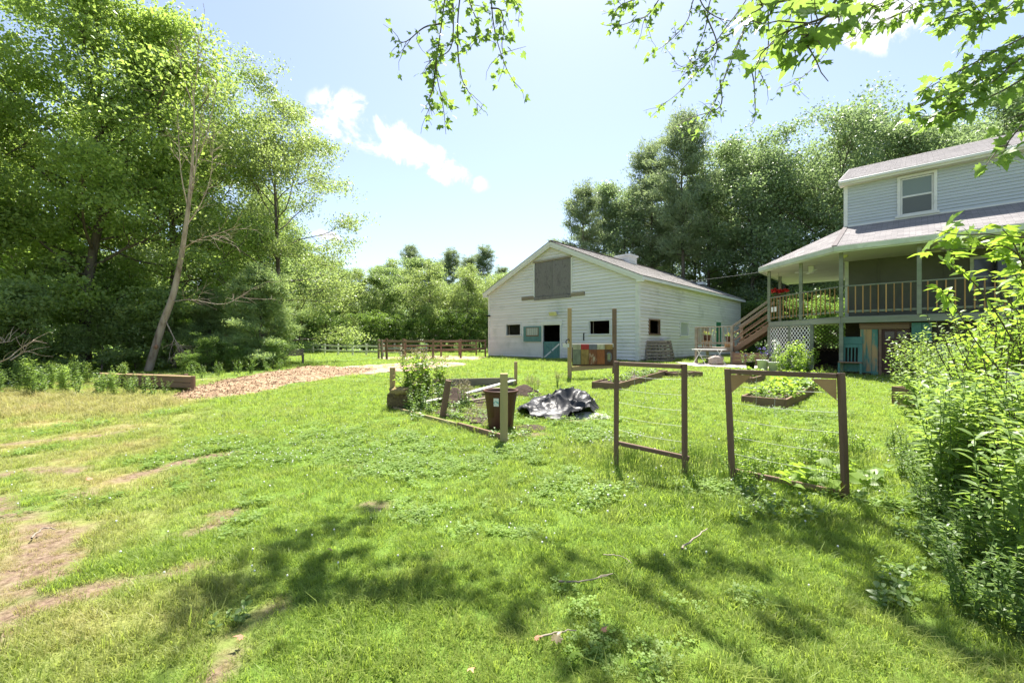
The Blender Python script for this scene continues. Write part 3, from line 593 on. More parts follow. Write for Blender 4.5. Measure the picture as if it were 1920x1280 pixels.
def slab(name, parent, F, pts, thick, mat, n=None, **k):
    """flat polygon with thickness"""
    P = [Vector(p) for p in pts]; nn = Vector(n) if n else (P[1] - P[0]).cross(P[2] - P[0]).normalized(); m_ = len(P)
    V = P + [p - nn * thick for p in P]; Fc = [tuple(range(m_)), tuple(range(2 * m_ - 1, m_ - 1, -1))] + [(i, i + m_, (i + 1) % m_ + m_, (i + 1) % m_) for i in range(m_)]
    return new(name, mesh_py(name, V, Fc, mat), parent, F, **k)
BF = frame(7.1, 24.0); BW, BL, ZE, ZP, ZG = 12.2, 19.06, 5.22, 7.98, .3
barn = thing('barn', (7.1, 24.0, ZG), 'large white clapboard barn with boarded loft and teal half door', 'barn', None, ANG)
fw = new('front_wall', None, barn, BF); sw = new('side_wall', None, barn, BF); bw = new('hidden_wall', None, barn, BF)
op_f = [(-7.64, -4.56, 4.5, 6.9), (-10.31, -8.93, 1.96, 2.70), (-6.87, -5.44, .2, 2.58), (-3.18, -1.8, 1.96, 2.74)]
def gable(z): return (-BW, 0) if z <= ZE else (-BW + (z - ZE) / (ZP - ZE) * BW / 2, -(z - ZE) / (ZP - ZE) * BW / 2)
clap(fw, BF, -BW, 0, .45, ZP, 'siding_white', .2, op_f, gable)
SFr = BF @ Matrix.Rotation(math.pi / 2, 4, 'Z')      # side wall: u runs back along the barn, v points inward
op_s = [(1.32, 2.64, 1.97, 2.75), (5.8, 7.12, 1.92, 2.74), (12.66, 13.99, 1.0, 3.1)]
clap(sw, SFr, 0, BL, .5, ZE, 'siding_side', .2, op_s)
def wallbox(p, lo, hi, mat, name='backing'): return box(name, p, BF, lo, hi, mat, 0)
wallbox(bw, (-BW, .1, .2), (-BW + .12, BL, ZE), 'siding_white', 'far_side'); 
slab('back_gable', bw, BF, [(-BW, BL, .2), (0, BL, .2), (0, BL, ZE), (-BW / 2, BL, ZP), (-BW, BL, ZE)], .1, 'siding_white')
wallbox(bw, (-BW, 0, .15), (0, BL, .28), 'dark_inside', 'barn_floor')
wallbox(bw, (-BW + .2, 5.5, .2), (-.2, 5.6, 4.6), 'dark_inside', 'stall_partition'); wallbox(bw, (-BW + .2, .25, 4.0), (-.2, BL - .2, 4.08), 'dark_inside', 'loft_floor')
for u in (-2.6, -4.2, -8.2): box('stall_post', bw, BF, (u - .07, 1.4, .25), (u + .07, 1.54, 4.0), 'wood_grey')
box('foundation_sill', fw, BF, (-BW - .01, -.02, .0), (.01, .1, .44), 'foundation'); box('foundation_sill', sw, BF, (-.1, .012, .0), (.03, BL, .49), 'foundation')
box('corner_board', fw, BF, (-.15, -.062, .3), (.062, .0, ZE), 'trim_white'); box('corner_board', sw, BF, (.004, .002, .3), (.064, .16, ZE), 'trim_white')
box('corner_board', fw, BF, (-BW - .03, -.062, .3), (-BW + .12, .0, ZE), 'trim_white'); box('corner_board', sw, BF, (.004, BL - .15, .3), (.044, BL + .02, ZE), 'trim_white')
rf = new('roof', None, barn, BF); ov = .38; sl = (ZP - ZE) / (BW / 2); e_ = ZE - ov * sl + .12; p_ = ZP + .12
roof_plane('shingle_courses', rf, BF, (ov, -.3, e_), (ov, BL + .3, e_), (-BW / 2, BL + .3, p_), (-BW / 2, -.3, p_), 'shingle_brown')
roof_plane('shingle_courses', rf, BF, (-BW - ov, BL + .3, e_), (-BW - ov, -.3, e_), (-BW / 2, -.3, p_), (-BW / 2, BL + .3, p_), 'shingle_brown')
beam('ridge_cap', rf, (-BW / 2, -.3, p_ + .01), (-BW / 2, BL + .3, p_ + .01), .3, .03, 'shingle_cap', BF)
for s_ in (0, 1):
    ue = ov if s_ == 0 else -BW - ov
    beam('rake_board', rf, (ue, -.285, e_ - .14), (-BW / 2, -.285, p_ - .16), .03, .2, 'trim_white', BF); beam('rake_board', rf, (ue, -.26, e_ - .30), (-BW / 2, -.26, p_ - .32), .03, .14, 'trim_white', BF)
    beam('rake_soffit', rf, (ue, -.13, e_ - .24), (-BW / 2, -.13, p_ - .26), .24, .02, 'trim_white', BF)
    sgn = 1 if s_ == 0 else -1; ub = 0 if s_ == 0 else -BW
    beam('fascia', rf, (ue - sgn * .02, -.29, e_ - .13), (ue - sgn * .02, BL + .29, e_ - .13), .03, .17, 'trim_white', BF)
    box('soffit', rf, BF, (min(ub + sgn * .03, ue - sgn * .04), -.25, e_ - .19), (max(ub + sgn * .03, ue - sgn * .04), BL + .25, e_ - .165), 'soffit')
    box('gable_return', rf, BF, (min(ub, ue), -.27, e_ - .34), (max(ub, ue), -.03, e_ - .2), 'trim_white')
# cupola on the ridge
cu = new('cupola', None, barn, BF); cv = 9.9
box('cupola_box', cu, BF, (-BW / 2 - .6, cv - .6, 7.6), (-BW / 2 + .6, cv + .6, 8.45), 'siding_white'); box('cupola_cap', cu, BF, (-BW / 2 - .72, cv - .72, 8.45), (-BW / 2 + .72, cv + .72, 8.58), 'trim_white')
for q in range(3): box('cupola_band', cu, BF, (-BW / 2 - .63, cv - .63, 7.85 + q * .2), (-BW / 2 + .63, cv + .63, 7.89 + q * .2), 'trim_white')
box('roof_vent', rf, BF, (-2.4, 15.5, 6.4), (-1.9, 16.2, 6.62), 'metal_white')
# boarded loft opening
lf = new('loft_hatch', None, barn, BF)
for a, b in ((-7.6, -6.12), (-6.1, -4.60)): box('plywood_sheet', lf, BF, (a, -.03, 4.54), (b, .03, 6.83), 'plywood')
for a in ((-7.72, -7.62), (-4.58, -4.48)): box('loft_trim', lf, BF, (a[0], -.07, 4.45), (a[1], .02, 6.96), 'trim_white')
box('loft_trim', lf, BF, (-7.72, -.075, 6.84), (-4.48, .02, 6.955), 'wood_grey')
for a, b, h in ((-8.79, -7.66, 4.5), (-7.64, -4.58, 4.42), (-4.56, -3.54, 4.48)): box('ledger_board', lf, BF, (a, -.085, h - .12), (b, .0, h + .1), 'wood_grey' if h > 4.45 else 'plywood')
def barn_window(F, u0, u1, z0, z1, pane=None, mull=True, nm='barn_window', fr='trim_white'):
    w_ = new(nm, None, barn, F); t_ = .07
    box('window_frame', w_, F, (u0 - t_, -.075, z0 - t_), (u0, .06, z1 + t_), fr); box('window_frame', w_, F, (u1, -.075, z0 - t_), (u1 + t_, .06, z1 + t_), fr)
    box('window_head', w_, F, (u0, -.075, z1), (u1, .06, z1 + t_), fr); box('window_sill', w_, F, (u0 - t_ - .03, -.105, z0 - t_ - .01), (u1 + t_ + .03, .06, z0 - .004), fr)
    if pane: box('pane', w_, F, (u0, .0, z0), (u1, .012, z1), pane, 0)
    elif mull: box('sash_rail', w_, F, ((u0 + u1) / 2 - .5, .03, z0), ((u0 + u1) / 2 - .46, .05, z1), 'wood_grey')
barn_window(BF, -10.31, -8.93, 1.96, 2.70); barn_window(BF, -3.18, -1.8, 1.96, 2.74)
barn_window(SFr, 1.32, 2.64, 1.97, 2.75, mull=False, fr='wood_brown'); barn_window(SFr, 5.8, 7.12, 1.92, 2.74, 'glass_pale')
dd = new('half_door', None, barn, BF)
for q in range(6): box('door_board', dd, BF, (-6.83 + q * .23, -.03, .28), (-6.605 + q * .23, .01, 1.47), 'teal_barn')
box('door_rail', dd, BF, (-6.84, -.055, 1.36), (-5.46, -.03, 1.49), 'teal_barn'); box('door_rail', dd, BF, (-6.84, -.055, .27), (-5.46, -.03, .40), 'teal_barn')
beam('door_brace', dd, (-6.78, -.044, .42), (-5.5, -.044, 1.34), .025, .1, 'siding_white', BF); beam('door_brace', dd, (-6.78, -.05, 1.34), (-5.5, -.05, .42), .02, .1, 'teal_barn', BF)
for a in ((-6.99, -6.87), (-5.44, -5.32)): box('door_casing', dd, BF, (a[0], -.075, .25), (a[1], .05, 2.6), 'trim_white')
box('door_casing', dd, BF, (-7.05, -.085, 2.6), (-5.26, .05, 2.85), 'trim_white'); box('step', dd, BF, (-6.9, -.5, .2), (-5.4, -.05, .3), 'foundation')
td = new('open_top_door', None, barn, BF)         # the upper leaf swung flat against the wall
box('door_leaf', td, BF, (-8.59, -.11, 1.49), (-7.0, -.07, 2.54), 'teal_barn')
box('window_frame', td, BF, (-8.34, -.125, 1.85), (-7.2, -.11, 2.46), 'wood_brown'); box('pane', td, BF, (-8.28, -.135, 1.93), (-7.26, -.125, 2.42), 'curtain', 0)
for q in range(5): box('muntin', td, BF, (-8.12 + q * .18, -.142, 1.93), (-8.09 + q * .18, -.135, 2.42), 'wood_white')
fl = new('flood_light', None, barn, BF); box('lamp_housing', fl, BF @ Matrix.Translation((-5.9, -.22, 3.32)) @ Matrix.Rotation(.5, 4, 'X'), (-.3, -.06, -.13), (.3, .06, .13), 'lamp_glass', .02); box('lamp_bracket', fl, BF, (-5.95, -.2, 3.3), (-5.85, -.02, 3.36), 'metal_dark')
box('wall_bracket', fw, BF, (-12.35, -.16, 3.38), (-12.0, -.04, 3.48), 'metal_dark'); box('wall_slot', fw, BF, (-3.66, -.05, 1.55), (-3.58, -.02, 2.03), 'metal_dark'); box('wall_shelf', sw, SFr, (2.74, -.25, 1.52), (4.2, -.03, 1.65), 'trim_white')
gd = new('green_side_door', None, barn, BF); box('door_leaf', gd, SFr, (12.72, -.02, 1.0), (13.93, .03, 3.02), 'green_door')
for a in ((12.6, 12.72), (13.93, 14.05)): box('door_casing', gd, SFr, (a[0], -.05, .95), (a[1], .05, 3.1), 'trim_white')
box('door_casing', gd, SFr, (12.6, -.05, 3.02), (14.05, .05, 3.15), 'trim_white')

# pallets leaning on the barn's long wall
def pallet(v0, gap, tilt, rz, label):
    p = thing('wooden_pallet', BF @ Vector((gap, v0, .33)), label, 'pallet', None, ANG)
    M = BF @ Matrix.Translation((gap, v0, .33)) @ Matrix.Rotation(rz, 4, 'Z') @ Matrix.Rotation(-tilt, 4, 'Y')
    for y in (-.56, 0, .56): box('stringer', p, M, (-.05, y - .025, .0), (.05, y + .025, 1.25), 'wood_grey')
    for q in range(7): box('slat', p, M, (.052, -.6, .02 + q * .19), (.072, .6, .125 + q * .19 + R.uniform(-.01, .01)), 'wood_grey')
    for q in range(3): box('slat', p, M, (-.072, -.6, .05 + q * .53), (-.052, .6, .15 + q * .53), 'wood_grey')
    return p
pallet(1.05, .62, .30, -.9, 'grey pallet edge-on, first of the stack against the barn corner'); pallet(1.55, .72, .28, -.75, 'grey pallet in the middle of the leaning stack'); pallet(2.35, .66, .27, -.35, 'grey slatted pallet leaning in front under the side window')

# ------------------------------------------------------------------ house with wraparound porch
HF = frame(12.19, 15.8); HG = .3; ZD = 2.42; ZC = 4.78
house = thing('farmhouse', (12.19, 15.8, HG), 'grey-blue clapboard house with a raised wraparound porch', 'house', None, ANG)
uw = new('upper_wall', None, house, HF); WF_ = HF @ Matrix.Translation((0, 2.4, 0))
clap(uw, WF_, -.1, 9, 6.12, 7.95, 'siding_blue', .118, [(1.5, 2.56, 6.3, 7.82)], proud=.026, groove=.01)
box('corner_board', uw, WF_, (-.16, -.045, 6.1), (-.03, .04, 7.95), 'trim_white'); box('skirt_board', uw, WF_, (-.03, -.048, 6.12), (9, -.0, 6.24), 'trim_white')
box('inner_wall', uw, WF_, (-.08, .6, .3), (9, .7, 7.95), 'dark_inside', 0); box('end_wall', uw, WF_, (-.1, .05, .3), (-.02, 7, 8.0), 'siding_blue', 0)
wd = new('double_hung_window', None, house, HF)
for a in ((1.48, 1.57), (2.49, 2.58)): box('window_casing', wd, WF_, (a[0], -.06, 6.28), (a[1], .06, 7.84), 'trim_white')
box('window_casing', wd, WF_, (1.57, -.06, 7.75), (2.49, .06, 7.84), 'trim_white'); box('window_sill', wd, WF_, (1.42, -.1, 6.24), (2.64, .06, 6.33), 'trim_white')
for z0, z1, y, gm_ in ((6.34, 7.05, .0, 'glass_screen'), (7.03, 7.74, .025, 'glass_dull')):
    box('sash', wd, WF_, (1.57, y, z0), (1.63, y + .03, z1), 'trim_white'); box('sash', wd, WF_, (2.43, y, z0), (2.49, y + .03, z1), 'trim_white'); box('sash', wd, WF_, (1.63, y, z0), (2.43, y + .03, z0 + .05), 'trim_white'); box('sash', wd, WF_, (1.63, y, z1 - .045), (2.43, y + .03, z1), 'trim_white')
    box('pane', wd, WF_, (1.63, y + .012, z0 + .05), (2.43, y + .018, z1 - .045), gm_, 0)
ur = new('upper_roof', None, house, HF)
roof_plane('shingle_courses', ur, HF, (-.3, 2.02, 8.06), (9.3, 2.02, 8.06), (9.3, 5.9, 9.68), (-.3, 5.9, 9.68), 'shingle_grey'); roof_plane('shingle_courses', ur, HF, (9.3, 9.6, 8.12), (-.3, 9.6, 8.12), (-.3, 5.9, 9.68), (9.3, 5.9, 9.68), 'shingle_grey')
box('fascia', ur, HF, (-.3, 2.03, 7.86), (9.3, 2.06, 8.05), 'trim_white'); box('gutter', ur, HF, (-.28, 1.93, 7.92), (9.3, 2.03, 8.03), 'trim_white', .02); box('soffit', ur, HF, (-.28, 2.06, 7.86), (9.3, 2.42, 7.885), 'soffit')
slab('gable_end', ur, HF, [(-.12, 2.4, 7.95), (-.12, 5.9, 9.5), (-.12, 9.3, 7.95)], .1, 'siding_blue')
beam('rake_board', ur, (-.29, 2.02, 7.98), (-.29, 5.9, 9.6), .03, .16, 'trim_white', HF)
# porch roof: front plane, angled corner plane, side plane
E1, E2, WC, ZEv, ZW = (-.166, -.4), (-3.4, 2.834), (-.1, 2.4), 4.98, 6.2
pr = new('porch_roof', None, house, HF)
roof_plane('shingle_courses', pr, HF, (*E1, ZEv), (9, -.4, ZEv), (9, 2.42, ZW), (*WC, ZW), 'shingle_grey'); roof_plane('shingle_courses', pr, HF, (*E2, ZEv), (*E1, ZEv), (*WC, ZW), (*WC, ZW - .002), 'shingle_grey')
roof_plane('shingle_courses', pr, HF, (-3.4, 9, ZEv), (*E2, ZEv), (*WC, ZW), (-.1, 9, ZW), 'shingle_grey')
for a, b in (((*E1, 0), (9, -.4, 0)), ((*E2, 0), (*E1, 0)), ((-3.4, 9, 0), (*E2, 0))):
    a, b = Vector(a), Vector(b); beam('eave_board', pr, a + Vector((0, 0, ZEv - .1)), b + Vector((0, 0, ZEv - .1)), .04, .18, 'trim_green', HF); 
    i_ = (b - a).normalized().cross(Vector((0, 0, 1))) * -.05; beam('eave_trim', pr, a + i_ + Vector((0, 0, ZEv - .2)), b + i_ + Vector((0, 0, ZEv - .2)), .04, .08, 'trim_green', HF)
slab('porch_ceiling', pr, HF, [(*E1, ZC), (9, -.38, ZC), (9, 2.4, ZC), (*WC, ZC), (-.1, 9, ZC), (-3.38, 9, ZC), (*E2, ZC)], -.03, 'porch_ceiling', (0, 0, 1))
beam('hip_cap', pr, (*E1, ZEv + .02), (*WC, ZW + .02), .16, .02, 'shingle_cap', HF)
# porch deck and posts
pd = new('porch_deck', None, house, HF)
slab('deck_boards', pd, HF, [(0, 0, ZD), (9, 0, ZD), (9, 2.4, ZD), (-.1, 2.4, ZD), (-.1, 9, ZD), (-3, 9, ZD), (-3, 3, ZD)], .04, 'deck_grey', (0, 0, 1))
CH = [Vector((9, 0, 0)), Vector((0, 0, 0)), Vector((-3, 3, 0)), Vector((-3, 9, 0))]
for a, b in zip(CH[:-1], CH[1:]): beam('rim_beam', pd, a + Vector((0, 0, ZD - .13)), b + Vector((0, 0, ZD - .13)), .06, .22, 'deck_grey', HF)
posts = [(0, 0), (2.09, 0), (4.2, 0), (6.3, 0), (-1.5, 1.5), (-3, 3), (-3, 5.2)]
for q, (u, v) in enumerate(posts): box('porch_post', pd, HF, (u - .06, v - .06, ZD), (u + .06, v + .06, ZC), 'deck_grey')
for q, (u, v) in enumerate([(0, 0), (4.2, 0), (-1.05, 1.05), (-2.0, 2.0), (-3, 3), (-3, 5.2)]): box('lower_post', pd, HF, (u - .06, v - .055, .1), (u + .06, v + .065, ZD - .24), 'deck_grey')
rl = new('porch_railing', None, house, HF)
def railing(par, a, b, z0, z1, nb, mat='baluster_wood', rail='deck_grey', F=HF, w=.035):
    a, b = Vector((*a, 0)), Vector((*b, 0))
    beam('top_rail', par, a + Vector((0, 0, z1)), b + Vector((0, 0, z1)), .09, .045, rail, F); beam('bottom_rail', par, a + Vector((0, 0, z0)), b + Vector((0, 0, z0)), .045, .07, rail, F)
    out = (b - a).normalized().cross(Vector((0, 0, 1))) * .045
    if out.y > 0 and abs(out.y) > .02: out = -out
    if abs(out.y) <= .02 and out.x > 0: out = -out
    for q in range(nb):
        c_ = a.lerp(b, (q + .7) / (nb + .4)) + out; beam('baluster', par, c_ + Vector((0, 0, z0 - .07)), c_ + Vector((0, 0, z1 - .02)), w, w, mat, F)
railing(rl, (.06, 0), (2.03, 0), 2.6, 3.53, 9); railing(rl, (2.15, 0), (4.14, 0), 2.6, 3.53, 9); railing(rl, (4.26, 0), (6.24, 0), 2.6, 3.53, 9)
railing(rl, (-1.46, 1.46), (-.06, .06), 2.6, 3.53, 8); railing(rl, (-2.95, 2.95), (-1.54, 1.54), 2.6, 3.53, 9)
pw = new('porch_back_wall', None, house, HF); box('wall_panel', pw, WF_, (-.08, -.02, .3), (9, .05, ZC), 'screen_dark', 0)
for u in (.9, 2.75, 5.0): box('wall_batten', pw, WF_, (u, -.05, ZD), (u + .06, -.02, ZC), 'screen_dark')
pwn = new('porch_window', None, house, HF); box('window_casing', pwn, WF_, (3.4, -.06, 3.3), (4.4, -.02, 4.5), 'trim_green'); box('pane', pwn, WF_, (3.5, -.075, 3.4), (4.3, -.06, 4.4), 'glass_dark', 0)
box('corner_trim', pw, WF_, (-.12, -.05, ZD), (.0, .02, ZC), 'trim_green')
li = new('ceiling_light', None, house, HF); V, F = tubes([([(0, 0, 0), (0, 0, -.03), (0, 0, -.08), (0, 0, -.11)], [.14, .14, .1, .02])], 12); new('light_globe', mesh_np('light_globe', V, F, None, True, 'lamp_glass'), li, HF @ Matrix.Translation((.0, .7, ZC)))
fan = new('ceiling_fan', None, house, HF); FM = HF @ Matrix.Translation((-1.3, 2.6, ZC - .25)); box('fan_motor', fan, FM, (-.1, -.1, -.05), (.1, .1, .25), 'metal_white', .03)
for q in range(4): box('fan_blade', fan, FM @ Matrix.Rotation(q * math.pi / 2 + .4, 4, 'Z') @ Matrix.Rotation(.15, 4, 'X'), (.12, -.06, -.01), (.62, .06, .0), 'metal_white')
nt_ = new('paper_notice', None, house, HF)
for q in range(2): box('notice', nt_, HF @ Matrix.Translation((-2.75 + q * .16, 2.75 - q * .16, 2.98)) @ Matrix.Rotation(-math.pi / 4, 4, 'Z'), (-.07, -.085, -.12), (.07, -.075, .1), 'paper', 0)
# lattice under the angled deck
def lattice(par, a, b, z0, z1, mat, F=HF, s=.14, w=.036):
    a, b = Vector((*a, 0)), Vector((*b, 0)); Lh = (b - a).length; Hh = z1 - z0; V, Fc = [], []; k = s * math.sqrt(2)
    def strip(p, q, off):
        d = ((q[0] - p[0]), (q[1] - p[1])); l = math.hypot(*d)
        if l < .03: return
        nx_, nz_ = -d[1] / l * w / 2, d[0] / l * w / 2; i_ = len(V)
        for y in (off, off + .007):
            for (x, z) in ((p[0] + nx_, p[1] + nz_), (q[0] + nx_, q[1] + nz_), (q[0] - nx_, q[1] - nz_), (p[0] - nx_, p[1] - nz_)): V.append((min(max(x, 0), Lh), y, min(max(z, 0), Hh)))
        Fc.extend([(i_, i_ + 1, i_ + 2, i_ + 3), (i_ + 7, i_ + 6, i_ + 5, i_ + 4)] + [(i_ + m_, i_ + 4 + m_, i_ + 4 + (m_ + 1) % 4, i_ + (m_ + 1) % 4) for m_ in range(4)])
    c_ = -Hh
    while c_ < Lh:
        x0, x1 = max(0, c_), min(Lh, c_ + Hh); strip((x0, x0 - c_), (x1, x1 - c_), 0); strip((x0, Hh - (x0 - c_)), (x1, Hh - (x1 - c_)), .0085); c_ += k
    d = (b - a).normalized(); M = Matrix((d, Vector((0, 0, 1)).cross(d), Vector((0, 0, 1)))).transposed().to_4x4(); M.translation = a + Vector((0, 0, z0))
    new('lattice_panel', mesh_py('lattice_panel', V, Fc, mat), par, F @ M, kind='stuff')
la = new('porch_lattice', None, house, HF)
lattice(la, (-2.95, 2.93), (-2.04, 2.02), .75, ZD - .26, 'lattice'); lattice(la, (-1.96, 1.94), (-1.09, 1.07), .75, ZD - .26, 'lattice')
for a, b in (((-2.95, 2.9), (-2.04, 2.0)), ((-1.96, 1.92), (-1.09, 1.05))):
    beam('lattice_rail', la, (*a, .7), (*b, .7), .04, .1, 'deck_grey', HF); beam('lattice_rail', la, (*a, ZD - .25), (*b, ZD - .25), .05, .06, 'deck_grey', HF); beam('skirt_board', la, (*a, .48), (*b, .48), .04, .32, 'deck_grey', HF)
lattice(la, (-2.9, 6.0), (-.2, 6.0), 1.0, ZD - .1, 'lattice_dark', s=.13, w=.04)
box('shade_panel', la, HF, (-3.0, 4.6, .1), (-1.75, 4.7, ZD - .1), 'dark_inside', 0); box('shade_panel', la, HF, (-3.0, 6.1, .1), (.0, 6.2, 1.15), 'dark_inside', 0); box('shade_panel', la, HF, (-2.98, 4.7, .1), (-2.9, 6.1, 1.0), 'dark_inside', 0)  # dark panels added behind the lattice to stand in for under-deck shade
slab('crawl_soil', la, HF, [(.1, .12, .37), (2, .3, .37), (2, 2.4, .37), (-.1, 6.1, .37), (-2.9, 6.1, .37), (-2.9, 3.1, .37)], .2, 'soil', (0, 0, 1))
# lower storey under the porch
lw = new('basement_wall', None, house, HF)
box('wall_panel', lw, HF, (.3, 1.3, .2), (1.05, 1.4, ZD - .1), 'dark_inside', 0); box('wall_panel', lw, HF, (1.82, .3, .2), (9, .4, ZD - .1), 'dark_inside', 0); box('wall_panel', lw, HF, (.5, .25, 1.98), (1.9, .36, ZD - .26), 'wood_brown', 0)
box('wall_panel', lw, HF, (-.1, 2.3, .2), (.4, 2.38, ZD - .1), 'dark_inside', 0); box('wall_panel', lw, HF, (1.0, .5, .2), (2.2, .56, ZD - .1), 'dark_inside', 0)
tp_ = new('peeling_panel', None, house, HF, label='teal panel with orange paint peeling through')
for q in range(3): box('panel_board', tp_, HF, (.53 + q * .165, .21 + .004 * q, .27), (.69 + q * .165, .245, 2.0), 'teal_peel')
box('panel_rail', tp_, HF, (.53, .19, .28), (1.03, .205, .42), 'teal'); box('panel_rail', tp_, HF, (.53, .19, 1.94), (1.85, .235, 2.1), 'wood_brown')
md = new('panelled_door', None, house, HF, label='dark maroon six panel door')
box('door_leaf', md, HF, (1.12, .29, .3), (1.86, .33, 1.95), 'maroon', .006)
for u0, u1 in ((1.2, 1.46), (1.53, 1.79)):
    for z0, z1, mt in ((.42, .85, 'maroon'), (.95, 1.5, 'maroon'), (1.6, 1.85, 'glass_dark')): box('door_panel', md, HF, (u0, .272, z0), (u1, .292, z1), mt, .012)
box('door_jamb', md, HF, (1.04, .2, .28), (1.12, .34, 2.0), 'wood_stain'); box('threshold', md, HF, (1.0, .05, .18), (2.0, .3, .3), 'wood_grey')
sh = new('teal_shutter', None, house, HF); box('shutter_board', sh, HF, (1.9, .15, 1.5), (2.15, .2, 2.14), 'teal'); box('shutter_board', sh, HF, (2.16, .15, 1.5), (2.4, .2, 2.14), 'teal')
# landing and steps
st = new('porch_stairs', None, house, HF); ZL = 1.2
for q in range(6):
    u1 = -3.05 - q * .27; z = ZD - .2 * (q + 1) + .0; box('tread', st, HF, (u1 - .29, 3.15, z - .04), (u1, 4.15, z), 'wood_brown'); box('riser', st, HF, (u1 - .02, 3.16, z), (u1, 4.14, z + .165), 'wood_brown')
for v in (3.1, 4.18): beam('stringer', st, (-3.0, v, ZD - .2), (-4.65, v, ZL - .2), .05, .24, 'wood_brown', HF)
for v in (3.1, 4.18):
    for dz, w_ in ((1.0, .11), (.62, .06), (.28, .06)): beam('handrail', st, (-3.02, v, ZD + dz), (-4.62, v, ZL + dz + .04), .05, w_, 'wood_grey' if dz > .9 else 'wood_brown', HF)
ld = new('landing', None, house, HF)
box('landing_floor', ld, HF, (-6.4, 3.05, ZL - .04), (-4.6, 4.7, ZL), 'wood_grey'); box('landing_rim', ld, HF, (-6.42, 3.0, ZL - .22), (-4.58, 3.05, ZL - .005), 'wood_grey'); box('landing_rim', ld, HF, (-6.46, 3.05, ZL - .22), (-6.405, 4.7, ZL - .005), 'wood_grey')
for u, v in ((-6.35, 3.0), (-4.62, 3.0), (-6.35, 4.65), (-4.62, 4.65)): box('landing_post', ld, HF, (u - .06, v - .06, .2), (u + .06, v + .06, 2.26), 'wood_grey')
railing(ld, (-6.3, 3.0), (-4.68, 3.0), 1.42, 2.24, 8, 'wood_grey', 'wood_grey'); railing(ld, (-6.35, 3.06), (-6.35, 4.6), 1.42, 2.24, 7, 'wood_grey', 'wood_grey')
# wire from the house to the wood
wa, wb = HF @ Vector((-3.3, 4, 4.95)), Vector((11.0, 56, 9.2)); wr = curve([wa.lerp(wb, q / 8) - Vector((0, 0, 4 * .45 * q / 8 * (1 - q / 8))) for q in range(9)], 4)
V, F = tubes([(wr, .011)], 5); new('utility_wire', mesh_np('utility_wire', V, F, None, True, 'cable'), label='thin pale overhead wire running from the porch roof to the wood', cat='wire')

# ------------------------------------------------------------------ plants
def blades(B, D, Ln, Wd, rng, sag=.35):
    """lance shaped leaves from base B along D, folded on the midrib and sagging to the tip"""
    n = len(B); D = norm(D); up = np.array([0, 0, 1.]); S_ = norm(np.cross(D, up) + 1e-4); Nn = np.cross(S_, D); Ln = np.broadcast_to(Ln, (n,))[:, None]; Wd = np.broadcast_to(Wd, (n,))[:, None]; roll = rng.normal(0, .35, n)[:, None]
    S_, Nn = S_ * np.cos(roll) + Nn * np.sin(roll), Nn * np.cos(roll) - S_ * np.sin(roll)
    def pt(f, w_): return B + D * Ln * f * (1 - .04 * f) - up * Ln * sag * .5 * f * f + w_ * S_ * Wd * .5 + Nn * Wd * .14 * abs(w_)
    V = np.stack([B, pt(.28, .82), pt(.62, .86), pt(1., 0), pt(.62, -.86), pt(.28, -.82), pt(.45, 0) - Nn * Wd * .06], 1).reshape(-1, 3); i_ = np.arange(n)[:, None] * 7
    return V, np.concatenate([i_ + np.array([0, 1, 2, 6]), i_ + np.array([6, 2, 3, 4]), i_ + np.array([0, 6, 4, 5])], 1).reshape(-1, 4)
PK = {}
def gen_herb(name, seed, H, stems, spread, nl, Ll, Lw, leafm, el=(5, 45), sag=.4, bend=.07, taper=.5, side=0, stemm='leaf_weed', flower=None, nf=0, fr=.012, r=.006, lo=.08):
    """leafy plant: several stems with leaves spiralling up; optional flower heads"""
    rng = np.random.default_rng(seed); paths, B, D, Ls, tips = [], [], [], [], []
    for s_ in range(stems):
        az = rng.uniform(0, 6.28); ti = rng.uniform(0, spread); h = H * rng.uniform(.65, 1.05); P = wiggle((rng.normal(0, .03 + .1 * spread), rng.normal(0, .03 + .1 * spread), -.03), (math.cos(az) * ti, math.sin(az) * ti, 1), h, 8, rng, bend, .03); paths.append((P, np.linspace(r, r * .35, 9))); tips.append(P[-1])
        allp = [P]
        for _ in range(side):
            i_ = rng.integers(2, 7); Q = wiggle(P[i_], norm(P[i_ + 1] - P[i_]) + norm(rng.normal(size=3)) * .8, h * rng.uniform(.2, .42), 8, rng, bend, .05); paths.append((Q, np.linspace(r * .6, r * .25, 9))); allp.append(Q); tips.append(Q[-1])
        for P_ in allp:
            for k in range(nl if P_ is P else max(4, nl // 2)):
                f = lo + (1 - lo) * (k + rng.random()) / (nl if P_ is P else max(4, nl // 2)); f = min(f, .999); q = f * 8; i_ = int(q); p = P_[i_] + (P_[i_ + 1] - P_[i_]) * (q - i_); a = k * 2.4 + rng.uniform(-.4, .4); e = math.radians(rng.uniform(*el))
                B.append(p); D.append((math.cos(a) * math.cos(e), math.sin(a) * math.cos(e), math.sin(e))); Ls.append(Ll * (1 - taper * f) * rng.uniform(.7, 1.2))
    B, D, Ls = np.array(B), np.array(D), np.array(Ls); V, F = blades(B, D, Ls, Ls * Lw, rng, sag); tint = np.repeat(np.clip(rng.normal(.5, .22, len(B)), 0, 1), 3)
    WV, WF = tubes(paths, 5); sm = mesh_np(name + '_stem', WV, WF, np.full(len(WF), .3), True, stemm); fm = None
    if flower:
        T_ = np.array(tips); pk = rng.integers(0, len(T_), nf); C = T_[pk] + rng.normal(size=(nf, 3)) * np.array([.05, .05, .05]) * (H ** .5); FV, FF = cards(C, fr * 2 * rng.uniform(.7, 1.3, nf), rng, .5, .95, .1); fm = mesh_np(name + '_flower', FV, FF, np.full(nf, .5), False, flower)
    PK[name] = (sm, mesh_np(name + '_leaves', V, F, tint, False, leafm), fm)
